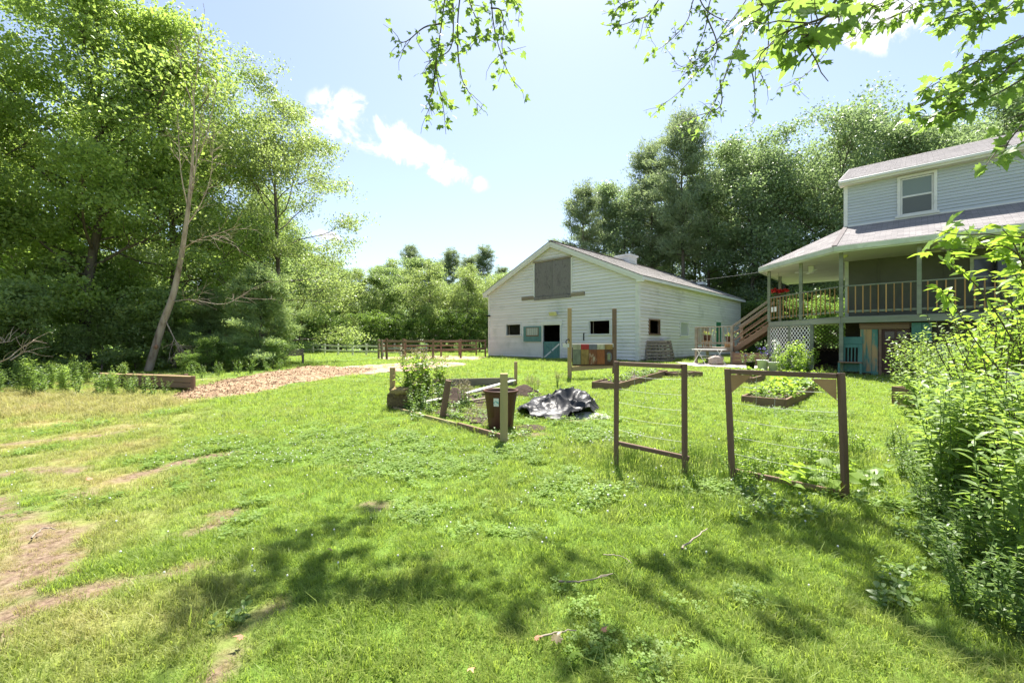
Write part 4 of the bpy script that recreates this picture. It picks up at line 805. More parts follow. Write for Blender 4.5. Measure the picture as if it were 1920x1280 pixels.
def herb(kd, p, s, label, cat='plant', group=None, name='leafy_plant', rz=None, sz=None, tilt=0):
    t_ = thing(name, p, label, cat, group); M = Matrix.Translation(p) @ Matrix.Rotation(R.uniform(0, 6.28) if rz is None else rz, 4, 'Z') @ Matrix.Rotation(tilt, 4, 'X') @ Matrix.Diagonal((s, s, sz or s, 1))
    f = new('stems', PK[kd][0], t_, M); f['kind'] = 'stuff'; f = new('leaves', PK[kd][1], t_, M); f['kind'] = 'stuff'
    if PK[kd][2]: f = new('flowers', PK[kd][2], t_, M); f['kind'] = 'stuff'
    return t_
gen_herb('golden_a', 201, 1.25, 6, .28, 44, .19, .26, 'leaf_golden', (0, 50), .5, .06, .35)
gen_herb('golden_b', 202, 1.1, 6, .35, 40, .16, .32, 'leaf_golden', (5, 55), .5, .08, .3, side=2)
gen_herb('shrub_fine', 203, 1.7, 10, .45, 36, .115, .42, 'leaf_golden', (0, 50), .3, .08, .3, side=5, r=.009, stemm='twig')
gen_herb('shrub_broad', 204, 2.1, 6, .40, 26, .13, .46, 'leaf_bright', (-10, 40), .5, .08, .25, side=4, r=.011, stemm='twig')
gen_herb('weed_a', 205, .85, 6, .4, 20, .13, .42, 'leaf_weed', (0, 50), .5, .09, .4)
gen_herb('weed_b', 206, .75, 8, .5, 22, .1, .3, 'leaf_weed', (0, 60), .5, .1, .3, side=1)
gen_herb('dock', 207, 1.15, 9, .38, 12, .24, .5, 'leaf_bright', (10, 55), .7, .06, .6, side=2, flower='leaf_seed', nf=500, fr=.014)
gen_herb('seedstalk', 208, .6, 12, .22, 4, .09, .25, 'leaf_weed', (30, 70), .4, .05, .5, flower='leaf_seed', nf=420, fr=.009)
gen_herb('squash', 209, .34, 8, 1.1, 3, .24, .85, 'leaf_bright', (0, 40), .8, .1, .1, r=.007, lo=.55)
gen_herb('bedplant', 210, .3, 7, .7, 7, .13, .7, 'leaf_bright', (0, 60), .6, .1, .2, r=.004)
gen_herb('lowweed', 211, .2, 7, .9, 6, .1, .5, 'leaf_weed', (0, 50), .6, .1, .2, r=.003)
gen_herb('tomato', 212, 1.25, 6, .25, 20, .19, .4, 'leaf_bright', (-10, 45), .8, .08, .4, side=2)
gen_herb('potplant', 213, .5, 9, .6, 12, .1, .5, 'leaf_weed', (0, 60), .5, .1, .3)
gen_herb('pot_purple', 214, .55, 9, .5, 10, .08, .4, 'leaf_weed', (0, 60), .5, .1, .3, flower='petal_purple', nf=70, fr=.03)
gen_herb('pot_white', 215, .8, 8, .4, 14, .08, .35, 'leaf_weed', (0, 60), .5, .1, .3, flower='petal_white', nf=60, fr=.028)
gen_herb('pot_yellow', 216, .3, 12, .9, 9, .09, .5, 'leaf_bright', (0, 60), .6, .1, .3, flower='petal_yellow', nf=60, fr=.025)
gen_herb('pot_red', 217, .3, 12, 1.1, 8, .08, .6, 'leaf_weed', (0, 60), .6, .1, .3, flower='petal_red', nf=260, fr=.035)
gen_herb('tallgrass', 218, .42, 34, .45, 1, .05, .12, 'leaf_golden', (50, 80), .2, .07, .2, r=.0025, stemm='leaf_golden')
gen_herb('fern', 219, .5, 9, .9, 22, .09, .25, 'leaf_bright', (-10, 30), .5, .08, .6, r=.004)
gen_herb('mint', 220, .45, 14, .5, 12, .07, .5, 'leaf_bright', (0, 55), .5, .08, .3, r=.004)
def herbs(kd, spots, label, group, **k):
    for (px, d, s) in spots: herb(kd, gp(px, d), s * R.uniform(.9, 1.1), label, group=group, **k)
# weeds before the maples
rs = random.Random(4); A_, B_, C_ = [], [], []
for q in range(46):
    px = rs.uniform(-90, 255); d = rs.uniform(10.6, 13.4); (A_, B_, C_)[q % 3].append((px, d, rs.uniform(.8, 1.15) * (1 if px < 190 else .75)))
herbs('weed_a', A_, 'broad leaved weed growing before the shaded maples', 'broad weeds before the maples', name='tall_weed'); herbs('weed_b', B_, 'branching fine leaved weed before the shaded maples', 'branching weeds before the maples', name='tall_weed'); herbs('golden_a', [(a, b, c * .72) for a, b, c in C_], 'upright goldenrod stand before the shaded maples', 'goldenrod before the maples', name='goldenrod')
herbs('weed_a', [(268, 11.2, .7), (288, 11.0, .7), (238, 11.3, .75), (205, 11.4, .7), (310, 11.3, .5)], 'leafy weed leaning over the wooden timber bed', 'weeds at the timber bed', name='tall_weed')
herbs('weed_b', [(380, 14.6, .8), (412, 15.2, .9), (445, 15.6, .9), (470, 16.2, .9), (500, 16.6, .8), (360, 13.8, .8), (525, 17.5, .7)], 'weed on the shaded bank behind the wood chips', 'weeds behind the wood chips', name='tall_weed')
# mass of weeds and shrubs along the right
A_, B_, C_, D_ = [], [], [], []
for q in range(24): A_.append((rs.uniform(1765, 1990), rs.uniform(2.5, 4.4), rs.uniform(.85, 1.12)))
for q in range(20): B_.append((rs.uniform(1735, 1960), rs.uniform(4.3, 6.6), rs.uniform(.9, 1.2)))
for (px, d, s) in ((1735, 8.6, .95), (1790, 8.0, 1.0), (1850, 7.6, 1.05), (1765, 7.0, .9), (1905, 6.8, 1.05), (1830, 6.2, .95), (1712, 10.0, .9), (1775, 9.6, 1.05), (1960, 6.4, 1.1), (1745, 7.6, .85), (1800, 6.6, .95), (1870, 8.8, 1.15), (1830, 9.4, 1.1), (1740, 9.3, 1.0), (1935, 7.8, 1.2)): C_.append((px, d, s))
for (px, d, s) in ((1915, 5.2, .95), (1960, 4.2, .9), (1885, 6.0, .9), (1990, 5.0, 1.0), (1850, 5.2, .72), (1880, 4.0, .72), (1940, 3.4, .75), (1810, 5.6, .7), (1900, 3.2, .55), (1905, 5.6, 1.22), (1945, 4.7, 1.12), (1880, 6.4, 1.2), (1970, 5.4, 1.3), (1842, 7.2, 1.1), (2010, 6.0, 1.35), (1870, 5.0, .95)): D_.append((px, d, s))
herbs('golden_a', A_, 'tall goldenrod with long narrow leaves beside the lawn', 'goldenrod beside the lawn', name='goldenrod'); herbs('golden_b', B_, 'branching goldenrod packed behind the trellis frames', 'goldenrod behind the trellis', name='goldenrod')
herbs('shrub_fine', C_, 'pale fine leaved bush in front of the porch', 'bushes in front of the porch', name='flowering_bush', cat='shrub'); herbs('shrub_broad', D_, 'broad leaved bush under the maple sapling', 'bushes under the sapling', name='broad_leaved_bush', cat='shrub')
herbs('lowweed', [(rs.uniform(1660, 1900), rs.uniform(2.4, 3.9), rs.uniform(.45, .8)) for _ in range(34)], 'low leafy weed at the edge of the goldenrod', 'low weeds by the goldenrod', name='low_weed')
herbs('weed_b', [(1700, 4.6, .6), (1690, 5.4, .7), (1730, 4.2, .62), (1745, 3.5, .6), (1760, 3.0, .6), (1800, 2.45, .6), (1850, 2.3, .6), (1665, 6.0, .5), (1905, 2.2, .65), (1780, 2.75, .55), (1720, 3.9, .7), (1770, 3.4, .7), (1820, 2.9, .75), (1700, 5.0, .7), (1850, 2.7, .8), (1740, 4.8, .8)], 'dark branching weed leaning out over the lawn', 'weeds leaning over the lawn', name='tall_weed')
# round the trellis frames
herbs('tallgrass', [(rs.uniform(1120, 1330), rs.uniform(4.4, 5.4), rs.uniform(.55, .85)) for _ in range(20)], 'tuft of long grass around the narrow trellis', 'long grass at the narrow trellis', name='grass_tuft', cat='grass')
herbs('tallgrass', [(rs.uniform(1330, 1640), rs.uniform(3.9, 5.6), rs.uniform(.55, .9)) for _ in range(26)], 'tuft of long grass around the wide trellis', 'long grass at the wide trellis', name='grass_tuft', cat='grass')
herbs('squash', [(1505, 4.3, .7), (1535, 4.45, .75), (1600, 4.45, .6), (1625, 4.6, .6)], 'squash plant with wide bright leaves under the wide trellis', 'squash under the trellis', name='squash_plant')
herbs('mint', [(rs.uniform(1370, 1620), rs.uniform(4.3, 6.4), rs.uniform(.5, .85)) for _ in range(26)], 'small bright herb in the weedy patch behind the trellis', 'herbs behind the trellis', name='bright_herb')
herbs('lowweed', [(rs.uniform(1380, 1640), rs.uniform(3.4, 4.3), rs.uniform(.5, .9)) for _ in range(16)], 'low weed in the grass under the wide trellis', 'weeds under the trellis', name='low_weed')
# garden plot
herbs('dock', [(772, 9.5, .98), (800, 9.9, 1.08), (825, 10.3, .95), (785, 10.4, 1.0)], 'tall seeding dock plant in the weedy corner of the plot', 'docks in the garden plot', name='dock_plant')
herbs('weed_a', [(765, 9.1, .8), (790, 9.0, .9), (815, 9.2, .8), (778, 8.7, .65), (800, 8.6, .55), (835, 9.5, .7)], 'broad leaved weed at the foot of the tall docks', 'weeds at the foot of the docks', name='tall_weed')
herbs('seedstalk', [(873, 9.3, 1.0), (868, 9.6, .9)], 'clump of upright seed stalks in the middle of the plot', 'seed stalks in the plot', name='seed_stalks')
herbs('seedstalk', [(993, 11.6, .8), (1046, 12.4, .75), (1004, 11.0, .8)], 'thin weed stalk standing in the grass behind the tarp', 'weed stalks behind the tarp', name='seed_stalks')
herbs('lowweed', [(rs.uniform(760, 920), rs.uniform(7.8, 10.4), rs.uniform(.7, 1.3)) for _ in range(26)], 'low weed growing among the planks in the plot', 'low weeds in the plot', name='low_weed')
herbs('lowweed', [(930, 6.7, .8), (955, 6.55, .8), (972, 6.7, .9), (985, 6.9, .8), (1045, 7.6, .8), (1060, 7.9, .8), (925, 6.6, .7), (990, 11.2, 1.3), (1000, 10.4, 1.2)], 'low weed around the bin and the tarp', 'low weeds by the bin', name='low_weed')

# ------------------------------------------------------------------ trellis frames
def trellis(a, b, a_top, b_top, ha, hb, r0, r1, label, brace, lines, tie):
    """two posts, a top rail and a low rail, with strings between"""
    t_ = thing('trellis_frame', (a + b) / 2, label, 'trellis')
    A0, B0 = a - Vector((0, 0, .2)), b - Vector((0, 0, .2)); A1, B1 = a_top, b_top
    beam('post', t_, A0, A1, .052, .052, 'wood_stain'); beam('post', t_, B0, B1, .052, .052, 'wood_stain')
    def on(p, q, z): f = (z - p.z) / (q.z - p.z); return p.lerp(q, f)
    d = (b - a).normalized()
    beam('top_rail', t_, A1 + d * .033 - Vector((0, 0, .03)), B1 - d * .033 - Vector((0, 0, .03)), .035, .05, 'wood_stain')
    beam('low_rail', t_, on(A0, A1, r0) + d * .03, on(B0, B1, r1) + d * tie, .035, .05, 'wood_stain')
    if brace:
        for P, s_ in ((A1, 1), (B1, -1)):
            q0 = P + d * s_ * .034 - Vector((0, 0, .063)); q1, q2 = q0 + d * s_ * .2, q0 - Vector((0, 0, .2)); n_ = d.cross(Vector((0, 0, 1))) * .012
            V = [v + n_ for v in (q0, q1, q2)] + [v - n_ for v in (q0, q1, q2)]; new('corner_brace', mesh_py('corner_brace', V, [(0, 1, 2), (5, 4, 3), (0, 3, 4, 1), (1, 4, 5, 2), (2, 5, 3, 0)], 'wood_fresh'), t_)
    za, zb = max(r0, r1), min(A1.z, B1.z)
    for q in range(lines):
        f = (q + 1) / (lines + 1); p0, p1 = on(A0, A1, r0 + (A1.z - r0) * f), on(B0, B1, r1 + (B1.z - r1) * f); c_ = curve([p0, p0.lerp(p1, .5) - Vector((0, 0, .015)), p1], 5); V, F = tubes([(c_, .0017)], 4); new('string', mesh_np('string', V, F, None, True, 'string'), t_)
    for f in (.28, .45): 
        p0 = A1.lerp(B1, f) - Vector((0, 0, .06)); V, F = tubes([([p0, p0 - Vector((0, 0, .2)), p0 - Vector((.01, 0, .42))], .0016)], 4); new('string', mesh_np('string', V, F, None, True, 'string'), t_)
    return t_
ga, gb = gp(1155, 5.15), gp(1284, 4.75); trellis(ga, gb, at(1156, 677, 5.15), at(1283, 682, 4.75), 0, 0, at(1155, 830, 5.15).z, at(1283, 858, 4.75).z, 'narrow brown trellis frame strung with twine', False, 5, .05)
ga, gb = gp(1375, 4.55), gp(1587, 4.0); trellis(ga, gb, at(1364, 691, 4.6), at(1577, 699, 4.05), 0, 0, at(1371, 882, 4.55).z, at(1583, 926, 4.0).z, 'wide brown trellis frame with corner braces', True, 5, -.03)

# ------------------------------------------------------------------ fenced garden plot
def post(px, d, h, w, mat, label, lean=(0, 0), name='garden_post', rz=.5):
    p = gp(px, d); return beam(name, None, p - Vector((lean[0] * .2, lean[1] * .2, .2)), p + Vector((lean[0] * h, lean[1] * h, h)), w, w, mat, label=label, cat='post')
post(945, 6.36, 1.03, .115, 'wood_green', 'pale green treated post before the brown bin'); post(736, 9.35, .88, .10, 'wood_tan', 'tan post beside the tall docks'); post(830, 8.35, .70, .11, 'wood_brown', 'leaning brown post in the weedy plot', (.16, .02)); post(967, 12.9, .72, .10, 'wood_tan', 'tan post standing at the end of the white planks')
def board(p0, p1, w, h, mat, label, name='edging_board', roll=0): return beam(name, None, p0, p1, w, h, mat, label=label, cat='board', roll=roll)
def gq(x, y, dz): return Vector((x, y, G(x, y) + dz))
board(gq(-2.68, 9.3, .0), gq(-.95, 7.38, .03), .035, .10, 'wood_green', 'weathered edging board sunk along the open side of the plot'); board(gq(-.93, 7.36, .02), gq(-.12, 6.42, .03), .04, .15, 'wood_brown', 'brown edging board running up to the pale green post')
board(gq(-2.3, 12.3, .12), gq(.05, 12.85, .12), .04, .26, 'wood_grey', 'grey back board of the weedy plot'); board(gq(-2.7, 9.4, .1), gq(-2.6, 12.5, .12), .04, .24, 'wood_grey', 'grey side board hidden behind the docks')
board(gq(.06, 12.4, .22), gq(-1.25, 9.9, .16), .14, .03, 'wood_white', 'long bare plank slanting from the tan back post', 'loose_plank'); board(gq(-.5, 11.3, .12), gq(-1.9, 9.2, .14), .13, .03, 'wood_white', 'shorter pale plank lying in the weeds', 'loose_plank'); board(gq(-.25, 9.9, .13), gq(-1.3, 9.5, .05), .1, .03, 'wood_grey', 'grey plank lying across the pale planks', 'loose_plank')
sheet('garden_soil', [(-2.6, 9.5), (-.3, 6.9), (.1, 12.6), (-2.4, 12.2)], .02, 'soil', .22, .25, label='dark garden soil of the weedy plot', kind='structure')
def mound(name, cx, cy, rx, ry, h, mat, label, cat, seed=1, n=28, rough=.35, rot=0, kind_=None, fr=1.6):
    u = np.linspace(-1, 1, n); X, Y = np.meshgrid(u, u); r2 = np.sqrt(X ** 2 + Y ** 2) + .25 * (fbm(X * 1.7 + 5, Y * 1.7, seed) - .5)
    hh = np.clip(1 - r2, 0, 1) ** .8; cr_, sr_ = math.cos(rot), math.sin(rot); WX = cx + X * rx * cr_ - Y * ry * sr_; WY = cy + X * rx * sr_ + Y * ry * cr_
    Z = gh(WX, WY) + h * hh * (1 + rough * 2 * (fbm(WX * fr, WY * fr, seed + 3) - .5)) + rough * .25 * h * (fbm(WX * 7, WY * 7, seed + 4) - .5) * (hh > .02) - .05 * (hh <= .0) + .0
    i, j = np.meshgrid(np.arange(n - 1), np.arange(n - 1)); a = (j * n + i).ravel(); me = mesh_np(name, np.stack([WX, WY, Z], -1).reshape(-1, 3), np.stack([a, a + 1, a + n + 1, a + n], -1), None, True, mat)
    return new(name, me, label=label, cat=cat, kind=kind_)
mound('compost_heap', -1.35, 9.9, .6, .5, .34, 'soil', 'dark heap of compost beside the leaning post', 'compost', 4); mound('soil_heap', .3, 11.0, .5, .4, .3, 'soil', 'dark soil heap behind the bin', 'soil', 5); mound('soil_patch', .3, 7.3, .32, .26, .07, 'soil', 'small patch of dark soil before the tarp', 'soil', 6)
# old hay bale rotting on the corner
hb = thing('straw_bale', gp(752, 9.3), 'rotting straw bale with a shaggy pale top', 'bale')
u = np.linspace(0, 1, 15); n_ = 15
def lump(cx, cy, z0, sx, sy, sz, seed, mat, parent, name, p=4, n=20, rough=.12):
    """rounded block with a ragged surface"""
    th, ph = np.meshgrid(np.linspace(0, 2 * math.pi, n, endpoint=False), np.linspace(-math.pi / 2, math.pi / 2, n // 2 + 1)); sg = lambda v, e: np.sign(v) * np.abs(v) ** e; e = 2 / p
    x, y, z = sg(np.cos(ph), e) * sg(np.cos(th), e), sg(np.cos(ph), e) * sg(np.sin(th), e), sg(np.sin(ph), e); k = 1 + rough * 2 * (fbm(th * 2 + seed, ph * 3 + 9, seed) - .5)
    V = np.stack([cx + x * sx * k, cy + y * sy * k, z0 + sz + z * sz * k], -1).reshape(-1, 3); m_ = n // 2; i, j = np.meshgrid(np.arange(n), np.arange(m_)); F = np.stack([j * n + i, j * n + (i + 1) % n, (j + 1) * n + (i + 1) % n, (j + 1) * n + i], -1).reshape(-1, 4)
    return new(name, mesh_np(name, V, F, None, True, mat), parent)
q_ = gp(752, 9.3); lump(q_.x, q_.y, q_.z - .04, .24, .2, .2, 5, 'hay_dark', hb, 'bale_body', 4, 26, .4); lump(q_.x, q_.y, q_.z + .27, .235, .2, .09, 6, 'hay', hb, 'bale_top', 2.4, 26, .6)
for k in range(4): herb('tallgrass', q_ + Vector((-.14 + .09 * k, .03 * k - .04, .38)), .35, 'dry grass sprouting from the top of the straw bale', 'grass', 'grass on the bale', 'grass_tuft')
# brown bin
bn = thing('trash_bin', gp(939, 7.35), 'open brown plastic bin with a small printed label', 'bin'); bp_ = gp(939, 7.35)
def lathe(prof, n=40, flute=0, nf=0):
    th = np.arange(n) / n * 2 * math.pi; V = []
    for (r, z, fl_) in prof: k = r * (1 + fl_ * flute * np.sign(np.sin(th * nf))); V.append(np.stack([k * np.cos(th), k * np.sin(th), np.full(n, z)], -1))
    V = np.concatenate(V); m_ = len(prof); i, j = np.meshgrid(np.arange(n), np.arange(m_ - 1)); return V, np.stack([j * n + i, j * n + (i + 1) % n, (j + 1) * n + (i + 1) % n, (j + 1) * n + i], -1).reshape(-1, 4)
V, F = lathe([(.01, .02, 0), (.2, .0, 0), (.21, .03, .5), (.245, .42, 1), (.255, .5, 1), (.27, .52, 0), (.275, .60, 0), (.275, .63, 0)], 48, .035, 6); new('bin_body', mesh_np('bin_body', V, F, None, False, 'can_brown'), bn, Matrix.Translation(bp_))
V, F = lathe([(.275, .625, 0), (.305, .625, 0), (.31, .645, 0), (.3, .66, 0), (.28, .66, 0), (.268, .64, 0), (.26, .5, 0), (.2, .06, 0), (.01, .05, 0)], 48); new('bin_rim', mesh_np('bin_rim', V, F, None, True, 'can_brown'), bn, Matrix.Translation(bp_))
m, t, N, L = nodes('sticker'); tc = N('ShaderNodeTexCoord'); sx_ = N('ShaderNodeSeparateXYZ'); L(tc.outputs['Object'], sx_.inputs[0]); wv = N('ShaderNodeTexNoise'); wv.inputs['Scale'].default_value = 16; L(tc.outputs['Object'], wv.inputs['Vector'])
ad_ = N('ShaderNodeMath', operation='MULTIPLY_ADD'); ad_.inputs[1].default_value = 6; L(sx_.outputs[2], ad_.inputs[0]); L(wv.outputs[0], ad_.inputs[2]); c = ramp(N, L, ad_.outputs[0], [(.3, (.62, .66, .66)), (.42, (.10, .30, .34)), (.52, (.25, .5, .52)), (.62, (.65, .7, .7))]); b = N('ShaderNodeBsdfPrincipled'); L(c, b.inputs['Base Color']); o = N('ShaderNodeOutputMaterial'); L(b.outputs[0], o.inputs[0])
th0 = math.radians(-105); V, F = [], []
for k in range(7):
    a_ = th0 + (k - 3) * .055
    for z in (.41, .545): V.append((math.cos(a_) * (.262 + .05 * (z - .41)) * 1.03, math.sin(a_) * (.262 + .05 * (z - .41)) * 1.03, z - .48))
for k in range(6): F.append((2 * k, 2 * k + 2, 2 * k + 3, 2 * k + 1))
new('sticker', mesh_py('sticker', V, F, 'sticker'), bn, Matrix.Translation(bp_ + Vector((0, 0, .48))))
# crumpled black plastic sheet
n_ = 90; u = np.linspace(-1, 1, n_); X, Y = np.meshgrid(u, u); WX = .95 + X * .82 + .22 * Y + .15 * wob(X, Y, 2.3, 61); WY = 8.75 + Y * .85 - .15 * X + .3 * wob(X, Y, 1.7, 62)
rd = lambda s, sd: 1 - np.abs(2 * fbm(X * s + 3, Y * s + 7, sd, 2) - 1)
edge = np.clip((1 - np.maximum(np.abs(X), np.abs(Y))) * 5, 0, 1); env = np.exp(-((X - .25) ** 2 / .35 + (Y - .35) ** 2 / .5)); H_ = .02 + edge * (.10 + .25 * env) * (.35 + .9 * rd(1.7, 63) ** 2.2) + edge * .085 * (rd(3.6, 64) ** 2 - .3) + edge * .012 * (rd(9, 66) - .5) + .02
keep = (X ** 2 + Y ** 2 * .9 + .8 * wob(X, Y, 2.2, 65)) < 1.05; idx = -np.ones(X.shape, int); idx[keep] = np.arange(keep.sum()); Fq = []
for r_ in range(n_ - 1):
    for q in range(n_ - 1):
        c4 = (idx[r_, q], idx[r_, q + 1], idx[r_ + 1, q + 1], idx[r_ + 1, q])
        if min(c4) >= 0: Fq.append(c4)
tv = np.stack([WX, WY, gh(WX, WY) + np.maximum(H_, .012)], -1)[keep]
new('plastic_sheet', mesh_py('plastic_sheet', tv, Fq, 'tarp'), label='crumpled shiny black plastic sheet beside the bin', cat='tarp')
mound('gravel_pile', 1.5, 8.25, .42, .3, .12, 'gravel', 'small pile of pale gravel spilling from the plastic sheet', 'gravel', 9, kind_='stuff')

# ------------------------------------------------------------------ painted panel between tall posts
pa, pb = gp(1068, 14.6), gp(1152, 14.9)
for p, l in ((pa, 'tall tan post carrying the painted panel, beside the teal half door'), (pb, 'tall tan post carrying the painted panel, beside the barn corner')): beam('tall_post', None, p - Vector((0, 0, .3)), Vector((p.x, p.y, 2.64)), .13, .13, 'wood_tan' if p is pa else 'wood_brown', label=l, cat='post')
pn = thing('painted_panel', pa.lerp(pb, .5), 'panel of five painted boards in red, ochre and rust between two posts', 'panel'); d = (pb - pa); d.z = 0; Lp = d.length; d.normalize(); PM = Matrix((d, Vector((0, 0, 1)).cross(d), Vector((0, 0, 1)))).transposed().to_4x4(); PM.translation = (pa.x, pa.y, 0)
w_ = (Lp - .18) / 5
for q, (top, body) in enumerate((('paint_cream', 'paint_moss'), ('paint_red', 'paint_ochre'), ('paint_slate', 'paint_fleck'), ('paint_cream', 'paint_rust'), ('paint_ochre', 'paint_brown'))):
    x0 = .09 + q * w_; box('painted_board', pn, PM, (x0, -.085, .72), (x0 + w_ - .012, -.06, 1.22), body); box('painted_cap', pn, PM, (x0, -.09, 1.225), (x0 + w_ - .008, -.06, 1.40), top)
V, F = tubes([([(math.cos(a) * .085, 0, math.sin(a) * .15) for a in np.linspace(-2.2, 2.6, 16)], .024)], 6); new('painted_ring', mesh_np('ring', V, F, None, True, 'paint_slate'), pn, PM @ Matrix.Translation((.09 + 4.5 * w_, -.085, .97)) @ Matrix.Diagonal((1, .3, 1, 1)), label='dark painted ring on the last board'); box('painted_disc', pn, PM, (.09 + 4.5 * w_ - .06, -.09, .86), (.09 + 4.5 * w_ + .05, -.0845, 1.09), 'paint_sage', .02)
box('top_board', pn, PM, (-.25, -.06, 1.30), (Lp - .06, -.03, 1.43), 'wood_white'); box('panel_backing', pn, PM, (.07, -.06, .66), (Lp - .07, -.05, 1.3), 'paint_brown'); beam('bottom_board', pn, (.06, -.02, .56), (Lp - .06, -.02, .66), .04, .16, 'wood_tan', PM)
V, F = tubes([(curve([PM @ Vector((-.12, -.05, 1.42)), PM @ Vector((-.15, -.05, 1.5)), PM @ Vector((-.06, -.05, 1.58)), PM @ Vector((-.02, -.05, 1.5))], 5), .018)], 6); new('iron_hook', mesh_np('iron_hook', V, F, None, True, 'metal_dark'), pn)

# ------------------------------------------------------------------ raised beds
def raised_bed(o_, ang, L_, Wd, h, label, mat='wood_brown', cross=(), name='raised_bed'):
    M = Matrix.Translation((o_[0], o_[1], 0)) @ Matrix.Rotation(ang, 4, 'Z'); t_ = thing(name, (o_[0], o_[1], G(*o_)), label, 'garden bed', None, ang); z = lambda x, y: G(*(M @ Vector((x, y, 0))).xy)
    za, zb = z(0, Wd / 2), z(L_, Wd / 2)
    for y, nm in ((.02, 'side_board'), (Wd - .02, 'side_board')): beam(nm, t_, (0, y, za + h / 2 - .02), (L_, y, zb + h / 2 - .02), .04, h, mat, M)
    for x, zz in ((.02, za), (L_ - .02, zb)): beam('end_board', t_, (x, .042, zz + h / 2 - .019), (x, Wd - .042, zz + h / 2 - .019), .04, h - .003, mat, M)
    for x in cross: beam('divider', t_, (x, .042, za + h / 2 - .02), (x, Wd - .042, za + h / 2 - .02), .03, h - .01, mat, M)
    nn = 12; u, v = np.meshgrid(np.linspace(.03, L_ - .03, nn * 2), np.linspace(.03, Wd - .03, nn)); Z = za + (zb - za) * u / L_ + h * .72 + .05 * (fbm(u * 5, v * 5, 71) - .5); i, j = np.meshgrid(np.arange(2 * nn - 1), np.arange(nn - 1)); a = (j * 2 * nn + i).ravel()
    new('bed_soil', mesh_np('bed_soil', np.stack([u, v, Z], -1).reshape(-1, 3), np.stack([a, a + 1, a + 2 * nn + 1, a + 2 * nn], -1), None, True, 'soil'), t_, M); return M, za + h * .7
def bed_plants(M, zt, L_, Wd, n, kd, sc, label, group, lo=0., name='bed_plant'):
    for q in range(n): 
        p = M @ Vector((rs.uniform(lo * L_ + .12, L_ - .12), rs.uniform(.1, Wd - .1), 0)); p.z = zt + (G(p.x, p.y) - G(M.translation.x, M.translation.y)); herb(kd, p, sc * rs.uniform(.8, 1.2), label, group=group, name=name)
va = math.atan2(.725, .688)
M_, z_ = raised_bed((5.77, 8.95), va, 3.9, .88, .23, 'long raised bed overflowing with leafy plants behind the wide trellis'); bed_plants(M_, z_, 3.9, .88, 34, 'bedplant', .9, 'leafy vegetable in the overflowing long bed', 'vegetables in the long bed', .1); bed_plants(M_, z_, 3.9, .88, 9, 'squash', .8, 'wide leaved squash in the overflowing long bed', 'squash in the long bed', .5, 'squash_plant'); bed_plants(M_, z_, 3.9, .88, 12, 'lowweed', .7, 'low seedling at the bare end of the long bed', 'seedlings in the long bed', 0, 'seedling')
M_, z_ = raised_bed((2.95, 11.8), math.atan2(.80, .60), 4.4, .82, .22, 'raised bed stretching towards the landing behind the narrow trellis'); bed_plants(M_, z_, 4.4, .82, 22, 'lowweed', .9, 'low green plant in the bed behind the narrow trellis', 'plants in the narrow bed', .08); bed_plants(M_, z_, 4.4, .82, 6, 'bedplant', .7, 'leafy plant in the bed behind the narrow trellis', 'leafy plants in the narrow bed', .1)
M_, z_ = raised_bed((5.55, 14.6), .25, 1.15, .7, .2, 'small raised bed at the end of the stretching bed', cross=(.55,)); bed_plants(M_, z_, 1.15, .7, 3, 'lowweed', .7, 'sprout in the small end bed', 'sprouts in the end bed')
M_, z_ = raised_bed((7.35, 13.0), va, 1.5, .75, .2, 'small divided raised bed behind the long overflowing bed', cross=(.4,)); bed_plants(M_, z_, 1.5, .75, 7, 'bedplant', .9, 'leafy plant in the small divided bed', 'plants in the divided bed', .3)
tb = thing('timber_bed', gp(300, 11.6), 'weathered long timber bed half buried in weeds', 'garden bed'); a0, a1 = Vector((-12.2, 12.7, 0)), Vector((-8.75, 11.65, 0)); a2, a3 = a0 + Vector((-.8, .8, 0)), a1 + Vector((-.8, .8, 0))
for p, q in ((a0, a1), (a2, a3), (a1, a3), (a0, a2)):
    for k in range(2): zz = Vector((0, 0, .2 + .1 + k * .15)); dd_ = (q - p).normalized() * .05; beam('timber', tb, p + zz - dd_, q + zz + dd_, .07, .14, 'wood_brown')
for p in (a1, a3): beam('corner_post', tb, p + Vector((.06, -.02, .0)), p + Vector((.06, -.02, .56)), .08, .08, 'wood_brown')
beam('cap_board', tb, a0 + Vector((0, 0, .54)), a1 + Vector((0, 0, .54)), .12, .03, 'wood_tan')
slab('bed_fill', tb, I4, [a0 + Vector((0, 0, .45)), a1 + Vector((0, 0, .45)), a3 + Vector((0, 0, .45)), a2 + Vector((0, 0, .45))], .1, 'soil', (0, 0, 1))

# ------------------------------------------------------------------ wood chips
nn = 60; u, v = np.meshgrid(np.linspace(0, 1, nn), np.linspace(-1, 1, 28)); cxs = np.interp(u, [0, .3, .6, 1], [-7.75, -8.0, -7.6, -6.4]); cys = np.interp(u, [0, .3, .6, 1], [10.3, 12.6, 15.0, 18.0]); wd_ = np.interp(u, [0, .12, .4, .75, 1], [.5, 1.05, 1.7, 1.8, .9]) * (1 + .5 * wob(u * 9, v * 0 + 3, 1, 81)); CXw, CYw = cxs + v * wd_, cys + v * .15
prof_ = np.clip(1 - np.abs(v) ** 2.2, 0, 1) * np.interp(u, [0, .08, .3, .55, .72, .9, 1], [0, .12, .16, .18, .26, .12, 0]); CZw = gh(CXw, CYw) - .03 + prof_ * (1 + 1.4 * wob(CXw, CYw, 1.3, 82)) + .12 * (prof_ > .01) * wob(CXw, CYw, 4, 83)
i, j = np.meshgrid(np.arange(nn - 1), np.arange(27)); a = (j * nn + i).ravel(); cp = thing('wood_chip_pile', (-7.6, 14, .25), 'long low pile of orange wood chips beside the dirt drive', 'wood chips')
